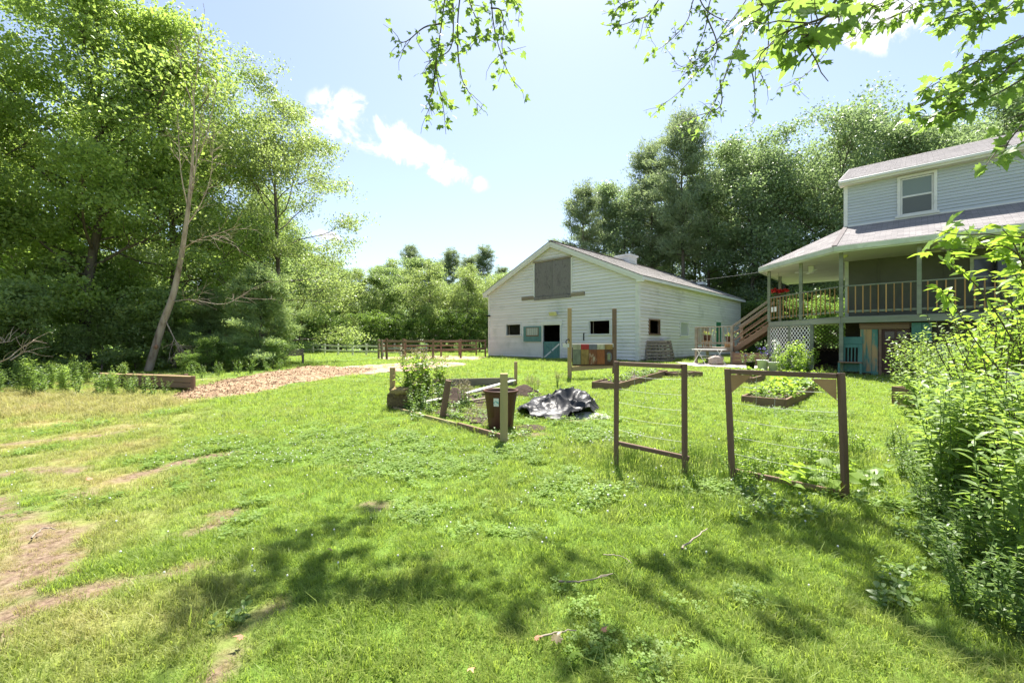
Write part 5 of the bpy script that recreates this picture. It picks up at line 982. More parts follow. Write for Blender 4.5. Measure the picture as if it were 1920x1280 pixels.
new('pile_core', mesh_np('pile_core', np.stack([CXw, CYw, CZw], -1).reshape(-1, 3), np.stack([a, a + 1, a + nn + 1, a + nn], -1), None, True, 'chips_bed'), cp)
rg = np.random.default_rng(8); k = 6500; a_, b_ = rg.integers(0, 28, k), rg.integers(0, nn, k); C = np.stack([CXw[a_, b_], CYw[a_, b_], CZw[a_, b_]], -1) + rg.normal(size=(k, 3)) * np.array([.12, .12, .0]) ; C[:, 2] += .015; V, F = cards(C, rg.uniform(.03, .09, k), rg, .8, .35, .05); new('loose_chips', mesh_np('loose_chips', V, F, None, False, 'chip'), cp, kind='stuff')

# ------------------------------------------------------------------ paddock fences and bench
def fence(name, pts, h, rails, mat, label, pw_=.12, rw=.13, rt=.04, extra=0):
    t_ = thing(name, pts[0], label, 'fence')
    for p in pts: beam('post', t_, p - Vector((0, 0, .2)), p + Vector((0, 0, h + R.uniform(0, .08))), pw_, pw_, mat)
    for p, q in zip(pts[:-1], pts[1:]):
        for z in rails:
            o_ = Vector((0, -.07, 0)); beam('rail', t_, p + Vector((0, 0, z + R.uniform(-.03, .03))) + o_, q + Vector((0, 0, z + R.uniform(-.03, .03))) + o_, rt, rw, mat)
    return t_
fence('rail_fence', [gp(a, b) for a, b in ((567, 43), (587, 40.5), (609, 38.5), (634, 36.8), (661, 35.3), (687, 34.4), (719, 33.5), (752, 33))], .95, (.38, .78), 'wood_white', 'whitewashed two rail fence across the far lawn')
fence('rail_fence', [gp(a, b) for a, b in ((590, 50), (640, 48), (690, 46), (740, 45), (800, 44))], .9, (.4, .75), 'wood_white', 'second pale rail fence behind the whitewashed one')
fence('plank_fence', [gp(a, b) for a, b in ((725, 26.8), (756, 27.0), (812, 27.4), (864, 29.5), (910, 32.4))], 1.28, (.62, 1.17), 'wood_brown', 'brown plank fence of the paddock meeting the barn')
fence('plank_fence', [gp(a, b) for a, b in ((710, 28.6), (760, 31.5), (827, 32.5), (861, 33.5), (893, 35))], 1.25, (.5, .85, 1.18), 'wood_brown', 'darker brown plank fence inside the paddock')
fence('plank_fence', [gp(a, b) for a, b in ((716, 27.6), (710, 28.4))], 1.2, (.6, 1.1), 'wood_grey', 'short grey gate leaf at the paddock corner')
be = thing('garden_bench', gp(549, 22.6), 'dark weathered bench beside the young pine', 'bench', None, .5); BM = Matrix.Translation(gp(549, 22.6)) @ Matrix.Rotation(.5, 4, 'Z')
for x in (-.48, .48): box('bench_side', be, BM, (x - .05, -.25, -.05), (x + .05, .25, .42), 'wood_grey'); box('back_post', be, BM @ Matrix.Rotation(-.15, 4, 'X'), (x - .05, .2, .0), (x + .05, .27, .78), 'wood_grey')
for q in range(4): box('seat_slat', be, BM, (-.55, -.25 + q * .12, .42), (.55, -.15 + q * .12, .46), 'wood_grey')
for q in range(3): box('back_slat', be, BM @ Matrix.Rotation(-.15, 4, 'X'), (-.52, .18, .46 + q * .11), (.52, .2, .55 + q * .11), 'wood_grey')

# ------------------------------------------------------------------ things round the porch
def pot(p, r0, r1, h, mat, plant, ps, label, name='potted_plant', dz=0):
    t_ = thing(name, p, label, 'potted plant'); V, F = lathe([(.005, .01, 0), (r0, 0, 0), (r1, h, 0), (r1 * 1.1, h, 0), (r1 * 1.1, h + .03, 0), (r1 * .92, h + .03, 0), (r1 * .9, h - .04, 0), (.005, h - .04, 0)], 20); new('pot', mesh_np('pot', V, F, None, True, mat), t_, Matrix.Translation(p))
    if plant:
        M = Matrix.Translation(p + Vector((0, 0, h - .03))) @ Matrix.Rotation(R.uniform(0, 6), 4, 'Z') @ Matrix.Scale(ps, 4); new('stems', PK[plant][0], t_, M); f = new('leaves', PK[plant][1], t_, M); f['kind'] = 'stuff'
        if PK[plant][2]: f = new('flowers', PK[plant][2], t_, M); f['kind'] = 'stuff'
    return t_
pot(gp(1407, 17.6), .13, .17, .32, 'pot_black', 'potplant', 1.1, 'bushy green plant in a square black pot before the wooden screen'); pot(gp(1430, 17.2), .17, .2, .42, 'pot_white', 'pot_purple', 1.0, 'purple flowered plant in a white bucket'); pot(gp(1452, 16.9), .18, .22, .36, 'pot_white', 'pot_white', 1.15, 'white flowered plant in a low pale tub')
herbs('tomato', [(1478, 16.4, 1.0), (1496, 16.2, 1.1), (1512, 16.4, .95), (1466, 16.0, .8), (1502, 15.6, .7)], 'tall leafy tomato plant growing before the white lattice', 'tomatoes before the lattice', name='tomato_plant'); herbs('fern', [(1535, 15.4, .9), (1556, 15.6, 1.0), (1570, 15.1, .8), (1590, 14.9, .7)], 'fern growing at the porch post', 'ferns at the porch post', name='fern')
herbs('bedplant', [(1475, 15.2, .9), (1500, 14.9, 1.0), (1520, 14.7, .9)], 'low leafy plant before the tomatoes', 'low plants before the tomatoes')
LP_ = lambda u, v, z: HF @ Vector((u, v, z))
pot(LP_(-6.0, 3.55, ZL + .36), .15, .2, .26, 'pot_brown', 'pot_yellow', 1.0, 'yellow green trailing plant in a brown pot on the landing stand'); pot(LP_(-4.85, 3.4, ZL + .28), .14, .2, .25, 'pot_brown', 'pot_yellow', 1.0, 'yellow flowered pot on the landing beside the steps')
ps_ = thing('plant_stand', LP_(-6.0, 3.55, ZL), 'small wooden stand on the landing carrying a pot', 'stand'); PSM = HF @ Matrix.Translation((-6.0, 3.55, ZL)); box('stand_top', ps_, PSM, (-.2, -.2, .32), (.2, .2, .36), 'wood_fresh')
for a, b in ((-.16, -.16), (.16, -.16), (-.16, .16), (.16, .16)): box('stand_leg', ps_, PSM, (a - .02, b - .02, 0), (a + .02, b + .02, .32), 'wood_fresh')
ps_ = thing('plant_stand', LP_(-4.85, 3.4, ZL), 'low wooden box on the landing beside the steps', 'stand'); box('stand_box', ps_, HF @ Matrix.Translation((-4.85, 3.4, ZL)), (-.18, -.18, 0), (.18, .18, .28), 'wood_fresh')
hk = pot(LP_(-2.75, 3.7, 3.5), .1, .2, .2, 'pot_brown', 'pot_red', 1.25, 'hanging basket of red flowers at the porch corner', 'hanging_basket')
for q in range(3): a = q * 2.1; V, F = tubes([([LP_(-2.75 + .2 * math.cos(a), 3.7 + .2 * math.sin(a), 3.7), LP_(-2.75, 3.7, 4.5)], .006), ([LP_(-2.75, 3.7, 4.5), LP_(-2.75, 3.7, ZC)], .006)], 4); new('hanger', mesh_np('hanger', V, F, None, True, 'metal_dark'), hk)
fx = HF @ Matrix.Translation((-5.45, 2.25, 0)); zt = G(*(fx @ Vector((0, 0, 0))).xy) + .03; fx = fx @ Matrix.Translation((0, 0, zt)); ft = thing('folding_table', fx.translation, 'narrow white folding table standing below the landing', 'table')
box('table_top', ft, fx, (-.75, -.28, .72), (.75, .28, .75), 'metal_white', .008)
for s_ in (-1, 1):
    for k in (-1, 1): beam('table_leg', ft, (s_ * .55 + k * .3, -.2 * s_, 0), (s_ * .55 - k * .3 * .4, -.2 * s_ + .03 * k, .72), .03, .03, 'metal_white', fx)
beam('table_stretcher', ft, (-.5, 0, .42), (.5, 0, .42), .03, .02, 'metal_white', fx); box('table_shelf', ft, fx, (-.25, -.15, .30), (.35, .15, .32), 'wood_white')
rk = thing('boulder', fx @ Vector((.45, -.35, 0)), 'rough grey brown boulder beside the folding table', 'rock'); c_ = fx @ Vector((.45, -.35, 0)); lump(c_.x, c_.y, c_.z - .05, .32, .25, .25, 12, 'rock', rk, 'stone', 2.6, 20, .35)
wsM = HF @ Matrix.Translation((-4.0, 2.7, .28)); ws = thing('wooden_screen', wsM.translation, 'low screen of reddish planks below the porch steps', 'planter', None, ANG)
for q in range(4): box('plank', ws, wsM, (-.5, -.03, q * .17), (1.0, .02, q * .17 + .163), 'wood_brown')
for x in (-.48, .98): box('screen_post', ws, wsM, (x - .04, .022, 0), (x + .04, .1, .72), 'wood_brown')
bt = thing('blue_tub', LP_(-4.1, 3.3, .36), 'bright blue plastic tub under the porch steps', 'tub'); V, F = lathe([(.01, .5, 0), (.18, .5, 0), (.22, .88, 0), (.24, .88, 0), (.24, .92, 0), (.2, .92, 0), (.19, .6, 0), (.01, .6, 0)], 20); new('tub_body', mesh_np('tub_body', V, F, None, True, 'tub_blue'), bt, Matrix.Translation(LP_(-3.9, 2.9, -.05)))
# teal chair back leaning under the porch
tcM = HF @ Matrix.Translation((.27, .05, .3)) @ Matrix.Rotation(-.12, 4, 'X'); tch = thing('teal_chair', tcM.translation, 'broken teal wooden chair with a slatted back leaning under the porch', 'chair', None, ANG)
box('head_board', tch, tcM, (-.33, -.03, 1.1), (.33, .03, 1.38), 'teal', .03); box('side_rail', tch, tcM, (-.33, -.025, .12), (-.16, .025, 1.1), 'teal'); box('side_rail', tch, tcM, (.2, -.025, .12), (.33, .025, 1.1), 'teal'); box('lower_board', tch, tcM, (-.16, -.024, .1), (.2, .024, .46), 'teal'); box('upper_board', tch, tcM, (-.16, -.024, .98), (.2, .024, 1.1), 'teal')
for q in range(3): box('slat', tch, tcM, (-.1 + q * .1, -.02, .46), (-.06 + q * .1, .02, .98), 'teal')
box('seat', tch, tcM, (-.34, -.38, .38), (.34, -.03, .43), 'wood_brown')
for x in (-.31, .31): box('leg', tch, tcM, (x - .03, -.37, .0), (x + .03, -.31, .38), 'teal')
# white pickets and planter among the bushes
wp = thing('picket_fence', gp(1925, 4.7), 'short white picket fence hidden in the goldenrod', 'fence'); q_ = gp(1925, 4.7)
for k in range(7): box('picket', wp, Matrix.Translation(q_ + Vector((-.2 + k * .12, k * .02, 0))), (-.04, -.01, -.05), (.04, .01, 1.15), 'trim_white')
for z in (.3, .85): box('rail', wp, Matrix.Translation(q_), (-.3, .025, z), (.7, .055, z + .07), 'trim_white')
pbx = thing('wooden_planter', gp(1712, 9.3), 'weathered wooden planter half covered by the bushes', 'planter'); q_ = gp(1712, 9.3)
for a, b in (((-.25, -.25), (.25, -.22)), ((-.25, .22), (.25, .25)), ((-.25, -.218), (-.22, .218)), ((.22, -.218), (.25, .218))): box('planter_board', pbx, Matrix.Translation(q_), (*a, -.05), (*b, .42), 'wood_brown')
ws2 = thing('white_screen', gp(1800, 9.5), 'white board panel behind the flowering bushes', 'panel'); q_ = gp(1800, 9.5)
for k in range(6): box('panel_board', ws2, Matrix.Translation(q_), (-.5 + k * .17, -.01, -.05), (-.34 + k * .17, .015, 1.35), 'trim_white')

# ------------------------------------------------------------------ the maple overhead: lobed leaves on hanging twigs
LOBE = [(0, 0), (.10, -.10), (.30, -.14), (.27, .02), (.50, .12), (.36, .22), (.44, .44), (.24, .40), (.16, .52), (.14, .66), (0, 1.0)]
LOBE = LOBE + [(-x, y) for x, y in LOBE[-2:0:-1]]
def lobed(curl=.1, seed=0):
    """one maple leaf, length 1, petiole at the origin, lying in XY"""
    rr = random.Random(seed); V = [(0, .30, .0)]
    for x, y in LOBE: V.append((x * rr.uniform(.92, 1.08), y, -curl * (x * x * 2.2 + (y - .3) ** 2) + abs(x) * .12 + rr.uniform(-.015, .015)))
    V.append((.012, -.5, -.0)); V.append((-.012, -.5, .0)); n = len(LOBE)
    F = [(0, 1 + k, 1 + (k + 1) % n) for k in range(n)] + [(1, n + 2, n + 1)]
    return np.array(V), np.array(F)
LEAFV = [lobed(c_, s_) for c_, s_ in ((.12, 1), (.25, 2), (.4, 3), (.05, 4))]
LEAFM = []
for k, (V, F) in enumerate(LEAFV):
    for tn in (.15, .5, .85): LEAFM.append(mesh_np('maple_leaf', V, F, np.full(len(F), tn), False, 'leaf_maple'))
LEAFM_S = [mesh_np('sapling_leaf', V, F, np.full(len(F), tn), False, 'leaf_bright') for V, F in LEAFV for tn in (.2, .8)]
rgl = np.random.default_rng(77)
def leaf_frames(P, rng, spacing, size, hang=.6, start=.15, clump=3, spread=.5):
    """leaf positions on short petioles along a twig: (point, direction, normal, size)"""
    seg = np.linalg.norm(np.diff(P, axis=0), axis=1); cum = np.concatenate([[0], np.cumsum(seg)]); tot = cum[-1]; s_ = tot * start; o_ = []
    while s_ <= tot:
        p = np.array([np.interp(s_, cum, P[:, k]) for k in range(3)])
        for _ in range(rng.integers(1, clump + 1)):
            d = norm(rng.normal(size=3) * np.array([1, 1, .5]) + np.array([0, 0, -hang])); n_ = norm(rng.normal(size=3) * .55 + np.array([0, 0, 1.])); n_ = norm(n_ - d * (n_ @ d)); sz = size * rng.uniform(.6, 1.15)
            o_.append((p + d * sz * .5 + rng.normal(size=3) * size * spread * .4, d, n_, sz))
        s_ += spacing * rng.uniform(.6, 1.4)
    return o_
def mat_of(f):
    p, d, n_, sz = f; x = np.cross(d, n_); M = Matrix(((x[0] * sz, d[0] * sz, n_[0] * sz, p[0]), (x[1] * sz, d[1] * sz, n_[1] * sz, p[1]), (x[2] * sz, d[2] * sz, n_[2] * sz, p[2]), (0, 0, 0, 1))); return M
def leaf_mass(frames, rng):
    Vs, Fs, ts, o_ = [], [], [], 0
    for f in frames:
        V, F = LEAFV[rng.integers(0, 4)]; p, d, n_, sz = f; x = np.cross(d, n_); Vs.append(p + sz * (V[:, :1] * x + V[:, 1:2] * d + V[:, 2:] * n_)); Fs.append(F + o_); o_ += len(V); ts.append(np.full(len(F), np.clip(rng.normal(.5, .25), 0, 1)))
    return np.concatenate(Vs), np.concatenate(Fs), np.concatenate(ts)
maple = thing('maple_tree', (3.6, -2.4, G(3.6, -2.4)), 'big maple overhead with lobed leaves hanging into the sky', 'tree')
rgm = np.random.default_rng(15); tk = np.array([(3.6, -2.4, -.2), (3.5, -2.3, 1.5), (3.55, -2.2, 3.2), (3.4, -2.0, 5.2), (3.3, -1.7, 7.5), (3.2, -1.4, 10)]); V, F = tubes([(tk, [.34, .28, .25, .2, .13, .05])], 12)
new('trunk', mesh_np('maple_trunk', V, F, None, True, 'bark'), maple)
def P3(*a): return [tuple(at(*q)) for q in a]
limbs_ = [curve([(3.5, -2.1, 4.2), (3.2, .5, 6.2), (2.6, 3.2, 7.0), (1.6, 5.6, 7.2), (.4, 7.2, 7.3)], 5), curve([(3.4, -2.0, 5.2), (1.6, .5, 7.2), (-.3, 3.2, 7.6), (-1.0, 5.5, 7.4)], 5), curve([(3.5, -2.1, 3.8), (4.6, .3, 5.0), (4.4, 2.5, 5.1), (4.1, 4.4, 5.2)], 5), curve([(3.5, -2.2, 3.4), (3.5, -.4, 4.0), (2.6, 1.2, 3.6), (2.0, 2.2, 3.4)], 5), curve([(3.4, -2, 5.6), (4.5, 1, 7.4), (5, 4, 8), (5, 6.5, 8.2)], 5), curve([(3.5, -2.2, 3.3), (5, 0, 3.7), (5.2, 2, 3.6), (4.9, 3.3, 3.6)], 5)]
for P in limbs_: V, F = tubes([(P, np.linspace(.09, .018, len(P)))], 7); new('limb', mesh_np('maple_limb', V, F, None, True, 'bark'), maple)
# hanging twigs: (points as pixel column, pixel row, distance), leaf length, leaf spacing
TW = [([(850, -120, 5.3), (838, -30, 5.2), (826, 60, 5.1), (818, 130, 5.0), (831, 200, 5.0), (836, 252, 5.0)], .105, .10), ([(826, 45, 5.1), (795, 52, 5.0), (762, 78, 5.0), (740, 76, 5.0)], .09, .12), ([(880, -110, 5.4), (862, 0, 5.2), (858, 70, 5.1), (864, 140, 5.0), (882, 178, 5.0), (908, 210, 5.0)], .10, .15), ([(915, -100, 5.6), (921, 0, 5.3), (928, 60, 5.2), (946, 120, 5.1), (965, 158, 5.0)], .105, .15),
      ([(870, -80, 5.4), (880, 0, 5.2), (895, 45, 5.1), (890, 85, 5.0)], .10, .08), ([(845, -60, 5.3), (850, 30, 5.1), (845, 90, 5.0), (815, 110, 5.0), (795, 118, 5.0)], .10, .08), ([(818, 120, 5.0), (812, 165, 5.0), (805, 190, 5.0), (815, 215, 5.0)], .08, .13), ([(930, -60, 5.4), (945, -10, 5.3), (970, 5, 5.2)], .10, .09), ([(920, 15, 5.2), (940, 22, 5.2), (945, 70, 5.1)], .09, .14), ([(820, -90, 5.2), (815, -20, 5.1), (825, 20, 5.0)], .09, .11),
      ([(1470, -110, 6.6), (1428, -10, 6.4), (1390, 70, 6.3), (1357, 150, 6.2), (1335, 200, 6.2), (1314, 238, 6.2)], .085, .11), ([(1450, -110, 6.6), (1405, -10, 6.5), (1352, 65, 6.4), (1303, 140, 6.3), (1265, 180, 6.2), (1230, 203, 6.2)], .085, .11), ([(1330, -80, 6.5), (1300, 0, 6.4), (1288, 40, 6.3), (1255, 78, 6.3), (1215, 105, 6.2)], .09, .09), ([(1270, -80, 6.0), (1240, -10, 5.8), (1215, 28, 5.7), (1182, 42, 5.7), (1150, 52, 5.7)], .105, .08), ([(1250, -60, 6.0), (1205, -10, 5.8), (1165, 10, 5.7), (1150, 30, 5.7)], .105, .08),
      ([(1590, -60, 6.8), (1578, 20, 6.6), (1562, 75, 6.5), (1530, 122, 6.4), (1490, 155, 6.3), (1462, 166, 6.3)], .085, .17), ([(1378, 104, 6.2), (1408, 132, 6.2), (1415, 180, 6.2), (1414, 228, 6.2), (1395, 240, 6.2)], .08, .14), ([(1360, -60, 6.5), (1332, 0, 6.4), (1322, 55, 6.3), (1300, 105, 6.3), (1275, 150, 6.2)], .085, .10), ([(1420, -40, 6.5), (1400, 40, 6.4), (1370, 110, 6.3), (1348, 175, 6.2), (1330, 215, 6.2)], .08, .12), ([(1500, -60, 6.6), (1480, 40, 6.5), (1475, 100, 6.4), (1470, 140, 6.4)], .08, .14), ([(1440, 10, 6.4), (1440, 90, 6.4), (1425, 130, 6.3), (1440, 165, 6.3)], .08, .12), ([(1320, 20, 6.3), (1345, 90, 6.3), (1310, 125, 6.2), (1280, 95, 6.2)], .08, .11), ([(1400, 30, 6.4), (1375, 60, 6.3), (1330, 90, 6.3), (1290, 125, 6.2), (1262, 118, 6.2)], .08, .11), ([(1300, -30, 6.3), (1325, 20, 6.3), (1370, 40, 6.3), (1410, 30, 6.3)], .085, .09), ([(1350, 150, 6.2), (1350, 200, 6.2), (1300, 220, 6.2), (1262, 240, 6.2)], .07, .17),
      ([(1690, -120, 2.3), (1630, -40, 2.15), (1570, 20, 2.05), (1505, 48, 2.0), (1440, 72, 2.0)], .098, .085), ([(1620, -60, 2.2), (1560, -25, 2.1), (1480, 0, 2.05), (1420, 10, 2.0)], .105, .07), ([(1600, -50, 2.1), (1540, 40, 2.05), (1500, 80, 2.0)], .10, .08),
      ([(2000, -110, 3.9), (1900, -40, 3.7), (1800, -5, 3.6), (1700, 22, 3.5), (1625, 52, 3.5)], .09, .06), ([(1980, -60, 3.9), (1880, -10, 3.7), (1800, 25, 3.6), (1740, 45, 3.5)], .09, .055), ([(2000, -60, 3.9), (1930, -20, 3.8), (1880, 20, 3.7), (1825, 45, 3.6)], .09, .055), ([(1900, -70, 3.8), (1780, -35, 3.6), (1680, -5, 3.5), (1640, 20, 3.5)], .09, .07), ([(1850, -60, 3.7), (1730, -40, 3.6), (1640, -20, 3.5)], .09, .07),
      ([(2060, 40, 3.7), (1960, 85, 3.55), (1860, 140, 3.45), (1760, 182, 3.4), (1690, 208, 3.4)], .092, .05), ([(2060, 0, 3.8), (1960, 50, 3.6), (1870, 95, 3.5), (1790, 138, 3.45), (1715, 178, 3.4)], .09, .05), ([(2060, 90, 3.6), (1960, 125, 3.5), (1880, 170, 3.4), (1800, 205, 3.35), (1730, 225, 3.3)], .09, .055), ([(2060, 20, 3.6), (1980, 60, 3.5), (1900, 120, 3.4), (1850, 160, 3.35), (1780, 175, 3.3)], .09, .055), ([(2050, 120, 3.0), (1960, 180, 2.8), (1915, 235, 2.7), (1880, 280, 2.65)], .09, .07)]
frames = []
for q, (pp, size, spc) in enumerate(TW):
    P = curve([at(*a) for a in pp], 6); big = size > .098 and pp[0][2] < 4.5; paths = [(P, np.linspace(.011 if not big else .009, .0025, len(P)))]; fr_ = leaf_frames(P, rgl, spc * (1 if big else .8), size, .5 if big else .7, .12 if big else .2, 2 if big else 2, .8 if big else .5)
    for _ in range(5 if not big else 6):
        i_ = rgl.integers(len(P) // 3, len(P) - 1); Q = wiggle(P[i_], norm(P[i_] - P[i_ - 1]) + rgl.normal(size=3) * .7, rgl.uniform(.15, .4) * (1 if not big else .7), 4, rgl, .22, -.05); paths.append((Q, np.linspace(.004, .0018, 5))); fr_ += leaf_frames(Q, rgl, spc * .9, size * .9, .6, .3, 2, .5)
    V, F = tubes(paths, 5); new('hanging_twig', mesh_np('hanging_twig', V, F, None, True, 'twig'), maple); frames += fr_
# upper crown over the lawn, out of the picture above, which dapples the grass
CR = []
cot = 1 / math.tan(SUN_EL)
def shade(px, py, h, n, r, sq=1.0):
    """leaf clump in the crown at height h above the lawn"""
    d = CAMZ * FPX / (py - 640); x = (px - 960) / FPX * d; c_ = np.array([x + SUN_DIR.x / SUN_DIR.z * h, d + SUN_DIR.y / SUN_DIR.z * h, h]); D = .7 * norm(rgm.normal(size=(n, 3))) * (rgm.random(n) ** .5)[:, None] * np.array([r, r * sq, r * .5])
    for p in (c_ + D)[:int(n * .23)]: CR.append((p, norm(rgm.normal(size=3)), norm(rgm.normal(size=3) * .5 + np.array([0, 0, 1.])), .13 * rgm.uniform(.7, 1.2)))
for a in ((640, 985, 8.4, 120, .42), (560, 1010, 8.2, 150, .45), (490, 1065, 8.2, 190, .5), (430, 1110, 8.0, 200, .48), (690, 960, 8.7, 80, .35), (380, 1160, 7.9, 120, .4), (940, 1130, 7.8, 130, .42), (1050, 1080, 8.0, 110, .4), (1130, 1230, 7.3, 160, .45), (1260, 1080, 7.9, 90, .36), (1440, 1010, 8.3, 150, .45), (1520, 990, 8.4, 170, .45), (1600, 1030, 8.2, 190, .45), (1480, 1150, 7.6, 190, .45), (1660, 1110, 7.8, 200, .45), (1760, 1170, 7.6, 190, .45), (1850, 1230, 7.3, 160, .42), (1780, 1060, 8.0, 140, .42), (1860, 1090, 7.8, 120, .4)): shade(*a)
for _ in range(1100): CR.append((np.array([rgm.normal(3.4, 2.0), rgm.normal(-2.0, 1.7), rgm.uniform(6.2, 10.5)]), norm(rgm.normal(size=3)), norm(rgm.normal(size=3) * .5 + np.array([0, 0, 1.])), .14))
crown_pts = np.array([c_[0] for c_ in CR]); V, F = tubes([(wiggle(limbs_[rgm.integers(0, 5)][-1], norm(crown_pts[k] - limbs_[0][-1]), .1, 3, rgm), np.linspace(.006, .002, 4)) for k in range(0, 10)], 4)
br = []
for k in range(0, len(CR) - 1100, 130):
    tgt = crown_pts[k]; best = min(limbs_, key=lambda P: np.min(np.linalg.norm(P - tgt, axis=1))); i_ = np.argmin(np.linalg.norm(best - tgt, axis=1)); br.append((curve([best[i_], (best[i_] + tgt) / 2 + rgm.normal(size=3) * .15, tgt], 4), np.linspace(.016, .004, 9)))
V, F = tubes(br, 5); new('upper_branches', mesh_np('upper_branches', V, F, None, True, 'twig'), maple, kind='stuff')
frames.sort(key=lambda f: -f[3] / max(.5, f[0][1])); near_, rest = frames[:300], frames[300:]
for k, f in enumerate(near_): new('leaf', LEAFM[rgl.integers(0, len(LEAFM))], maple, mat_of(f))
V, F, tn = leaf_mass(rest + CR, rgl); new('crown', mesh_np('maple_crown', V, F, tn, False, 'leaf_maple'), maple, kind='stuff')
# sapling reaching in from the right
sp_ = thing('maple_sapling', gp(1990, 3.3), 'maple sapling with big sunlit lobed leaves before the porch', 'tree'); b0 = gp(1990, 3.3)
STW = [([(1990, 640, 3.3), (1960, 470, 3.2), (1870, 441, 3.1), (1800, 440, 3.05), (1755, 432, 3.0)], .125, .05), ([(1975, 560, 3.2), (1900, 470, 3.1), (1840, 465, 3.0), (1770, 470, 2.95)], .12, .055), ([(1980, 600, 3.2), (1930, 520, 3.1), (1900, 455, 3.0), (1880, 430, 2.95)], .12, .05), ([(1985, 620, 3.2), (1960, 540, 3.1), (1925, 490, 3.0)], .12, .05)]
wd = [(np.array([tuple(b0 - Vector((0, 0, .1))), tuple(at(1995, 800, 3.3)), tuple(at(1990, 640, 3.3)), tuple(at(1985, 520, 3.25))]), [.022, .018, .014, .009])]; sf = []
for pp, size, spc in STW: P = curve([at(*a) for a in pp], 6); wd.append((P, np.linspace(.007, .0025, len(P)))); sf += leaf_frames(P, rgl, spc, size, .15, .3, 2, .7)
V, F = tubes(wd, 6); new('trunk', mesh_np('sapling_trunk', V, F, None, True, 'twig'), sp_)
for f in sf: new('leaf', LEAFM_S[rgl.integers(0, len(LEAFM_S))], sp_, mat_of(f))
# wild vine shoots standing up beside the sapling
for q, pp in enumerate(([(1900, 640, 3.6), (1850, 560, 3.5), (1800, 505, 3.45), (1765, 488, 3.4)], [(1880, 700, 3.7), (1830, 640, 3.6), (1790, 575, 3.5), (1760, 540, 3.45)], [(1960, 600, 3.4), (1900, 510, 3.3), (1880, 460, 3.3)])):
    P = curve([at(*a) for a in pp], 6); t_ = thing('climbing_shoot', tuple(P[0]), 'slender shoot with oval leaves arching before the porch railing', 'plant', 'shoots before the railing'); V, F = tubes([(P, np.linspace(.006, .002, len(P)))], 5); new('stem', mesh_np('shoot_stem', V, F, None, True, 'twig'), t_)
    k = 42; i_ = rgl.integers(2, len(P), k); Dv = norm(rgl.normal(size=(k, 3)) + np.array([0, 0, .3])); V, F = blades(P[i_], Dv, rgl.uniform(.05, .11, k), rgl.uniform(.03, .05, k), rgl, .4); new('leaves', mesh_np('shoot_leaves', V, F, np.repeat(rgl.random(k), 3), False, 'leaf_bright'), t_, kind='stuff')

# ------------------------------------------------------------------ far wood closing the horizon
rg = np.random.default_rng(31); k = 90000; th = rg.uniform(-1.45, 1.55, k); dd_ = rg.uniform(74, 100, k); hh = (9 + 5 * fbm(th * 22, th * 0 + 2, 91)) * np.clip(rg.random(k) ** .75, 0, 1) * (dd_ / 85); C = np.stack([np.sin(th) * dd_, np.cos(th) * dd_, hh + .2], -1)
V, F = cards(C, rg.uniform(.5, 1.1, k), rg, .7, .7, .12); tn = np.clip(.45 + .5 * (fbm(th * 60, hh * .6, 92) - .5) + rg.normal(0, .15, k), 0, 1); new('far_woods', mesh_np('far_woods', V, F, tn, False, 'leaf_forest'), label='distant green wood closing the view all round', kind='stuff')

# ------------------------------------------------------------------ lawn
PROT = bpy.data.collections.new('lawn_prototypes')
def proto(name, V, F, tint, mat):
    o_ = bpy.data.objects.new(name, mesh_np(name, V, F, tint, False, mat)); PROT.objects.link(o_); return o_
def tuft(seed, n, r, h, w, lean, curl=.5):
    rng = np.random.default_rng(seed); a = rng.uniform(0, 6.28, n); rr = r * np.sqrt(rng.random(n)); B = np.stack([rr * np.cos(a), rr * np.sin(a), np.full(n, -.005)], -1); az = rng.uniform(0, 6.28, n); ln = rng.uniform(.1, 1, n) * lean; H = h * rng.uniform(.5, 1.15, n)
    D = np.stack([np.cos(az) * ln, np.sin(az) * ln, np.ones(n)], -1); S_ = np.stack([-np.sin(az), np.cos(az), np.zeros(n)], -1) * (w * rng.uniform(.7, 1.3, n))[:, None]; out = np.stack([np.cos(az), np.sin(az), np.full(n, -.3)], -1)
    m1 = B + D * H[:, None] * .5; tp = B + D * H[:, None] * .9 + out * (H * curl * rng.uniform(.2, 1, n))[:, None]
    V = np.stack([B - S_ * .5, B + S_ * .5, m1 + S_ * .45, m1 - S_ * .45, tp], 1).reshape(-1, 3); i_ = np.arange(n)[:, None] * 5; F = np.concatenate([i_ + np.array([0, 1, 2]), i_ + np.array([0, 2, 3]), i_ + np.array([3, 2, 4])], 1).reshape(-1, 3)
    return V, F, np.repeat(np.clip(rng.normal(.5, .25, n), 0, 1), 3)
for q in range(4): proto('p%d_tuft' % q, *tuft(300 + q, 34, .085, .062, .0042, .9), 'grass')
for q in range(2): proto('p%d_long' % (4 + q), *tuft(310 + q, 30, .07, .125, .0045, .6, .7), 'grass')
def clover(seed, n=16, r=.09):
    rng = np.random.default_rng(seed); Vs, T_ = [], []
    for _ in range(n):
        a = rng.uniform(0, 6.28); c_ = np.array([math.cos(a), math.sin(a), 0]) * r * math.sqrt(rng.random()) + np.array([0, 0, rng.uniform(.025, .06)]); s_ = rng.uniform(.012, .02); tl = rng.normal(0, .25, 2); t0 = rng.uniform(0, 6.28); tn = rng.random()
        for k in range(3):
            b_ = t0 + k * 2.094; u = np.array([math.cos(b_), math.sin(b_), tl[0] * math.cos(b_) + tl[1] * math.sin(b_) + .1]); v = np.array([-math.sin(b_), math.cos(b_), 0]); Vs += [c_, c_ + u * s_ * .9 + v * s_ * .62, c_ + u * s_ * 1.25, c_ + u * s_ * .9 - v * s_ * .62]; T_.append(tn)
    return np.array(Vs), np.arange(len(Vs)).reshape(-1, 4), np.array(T_)
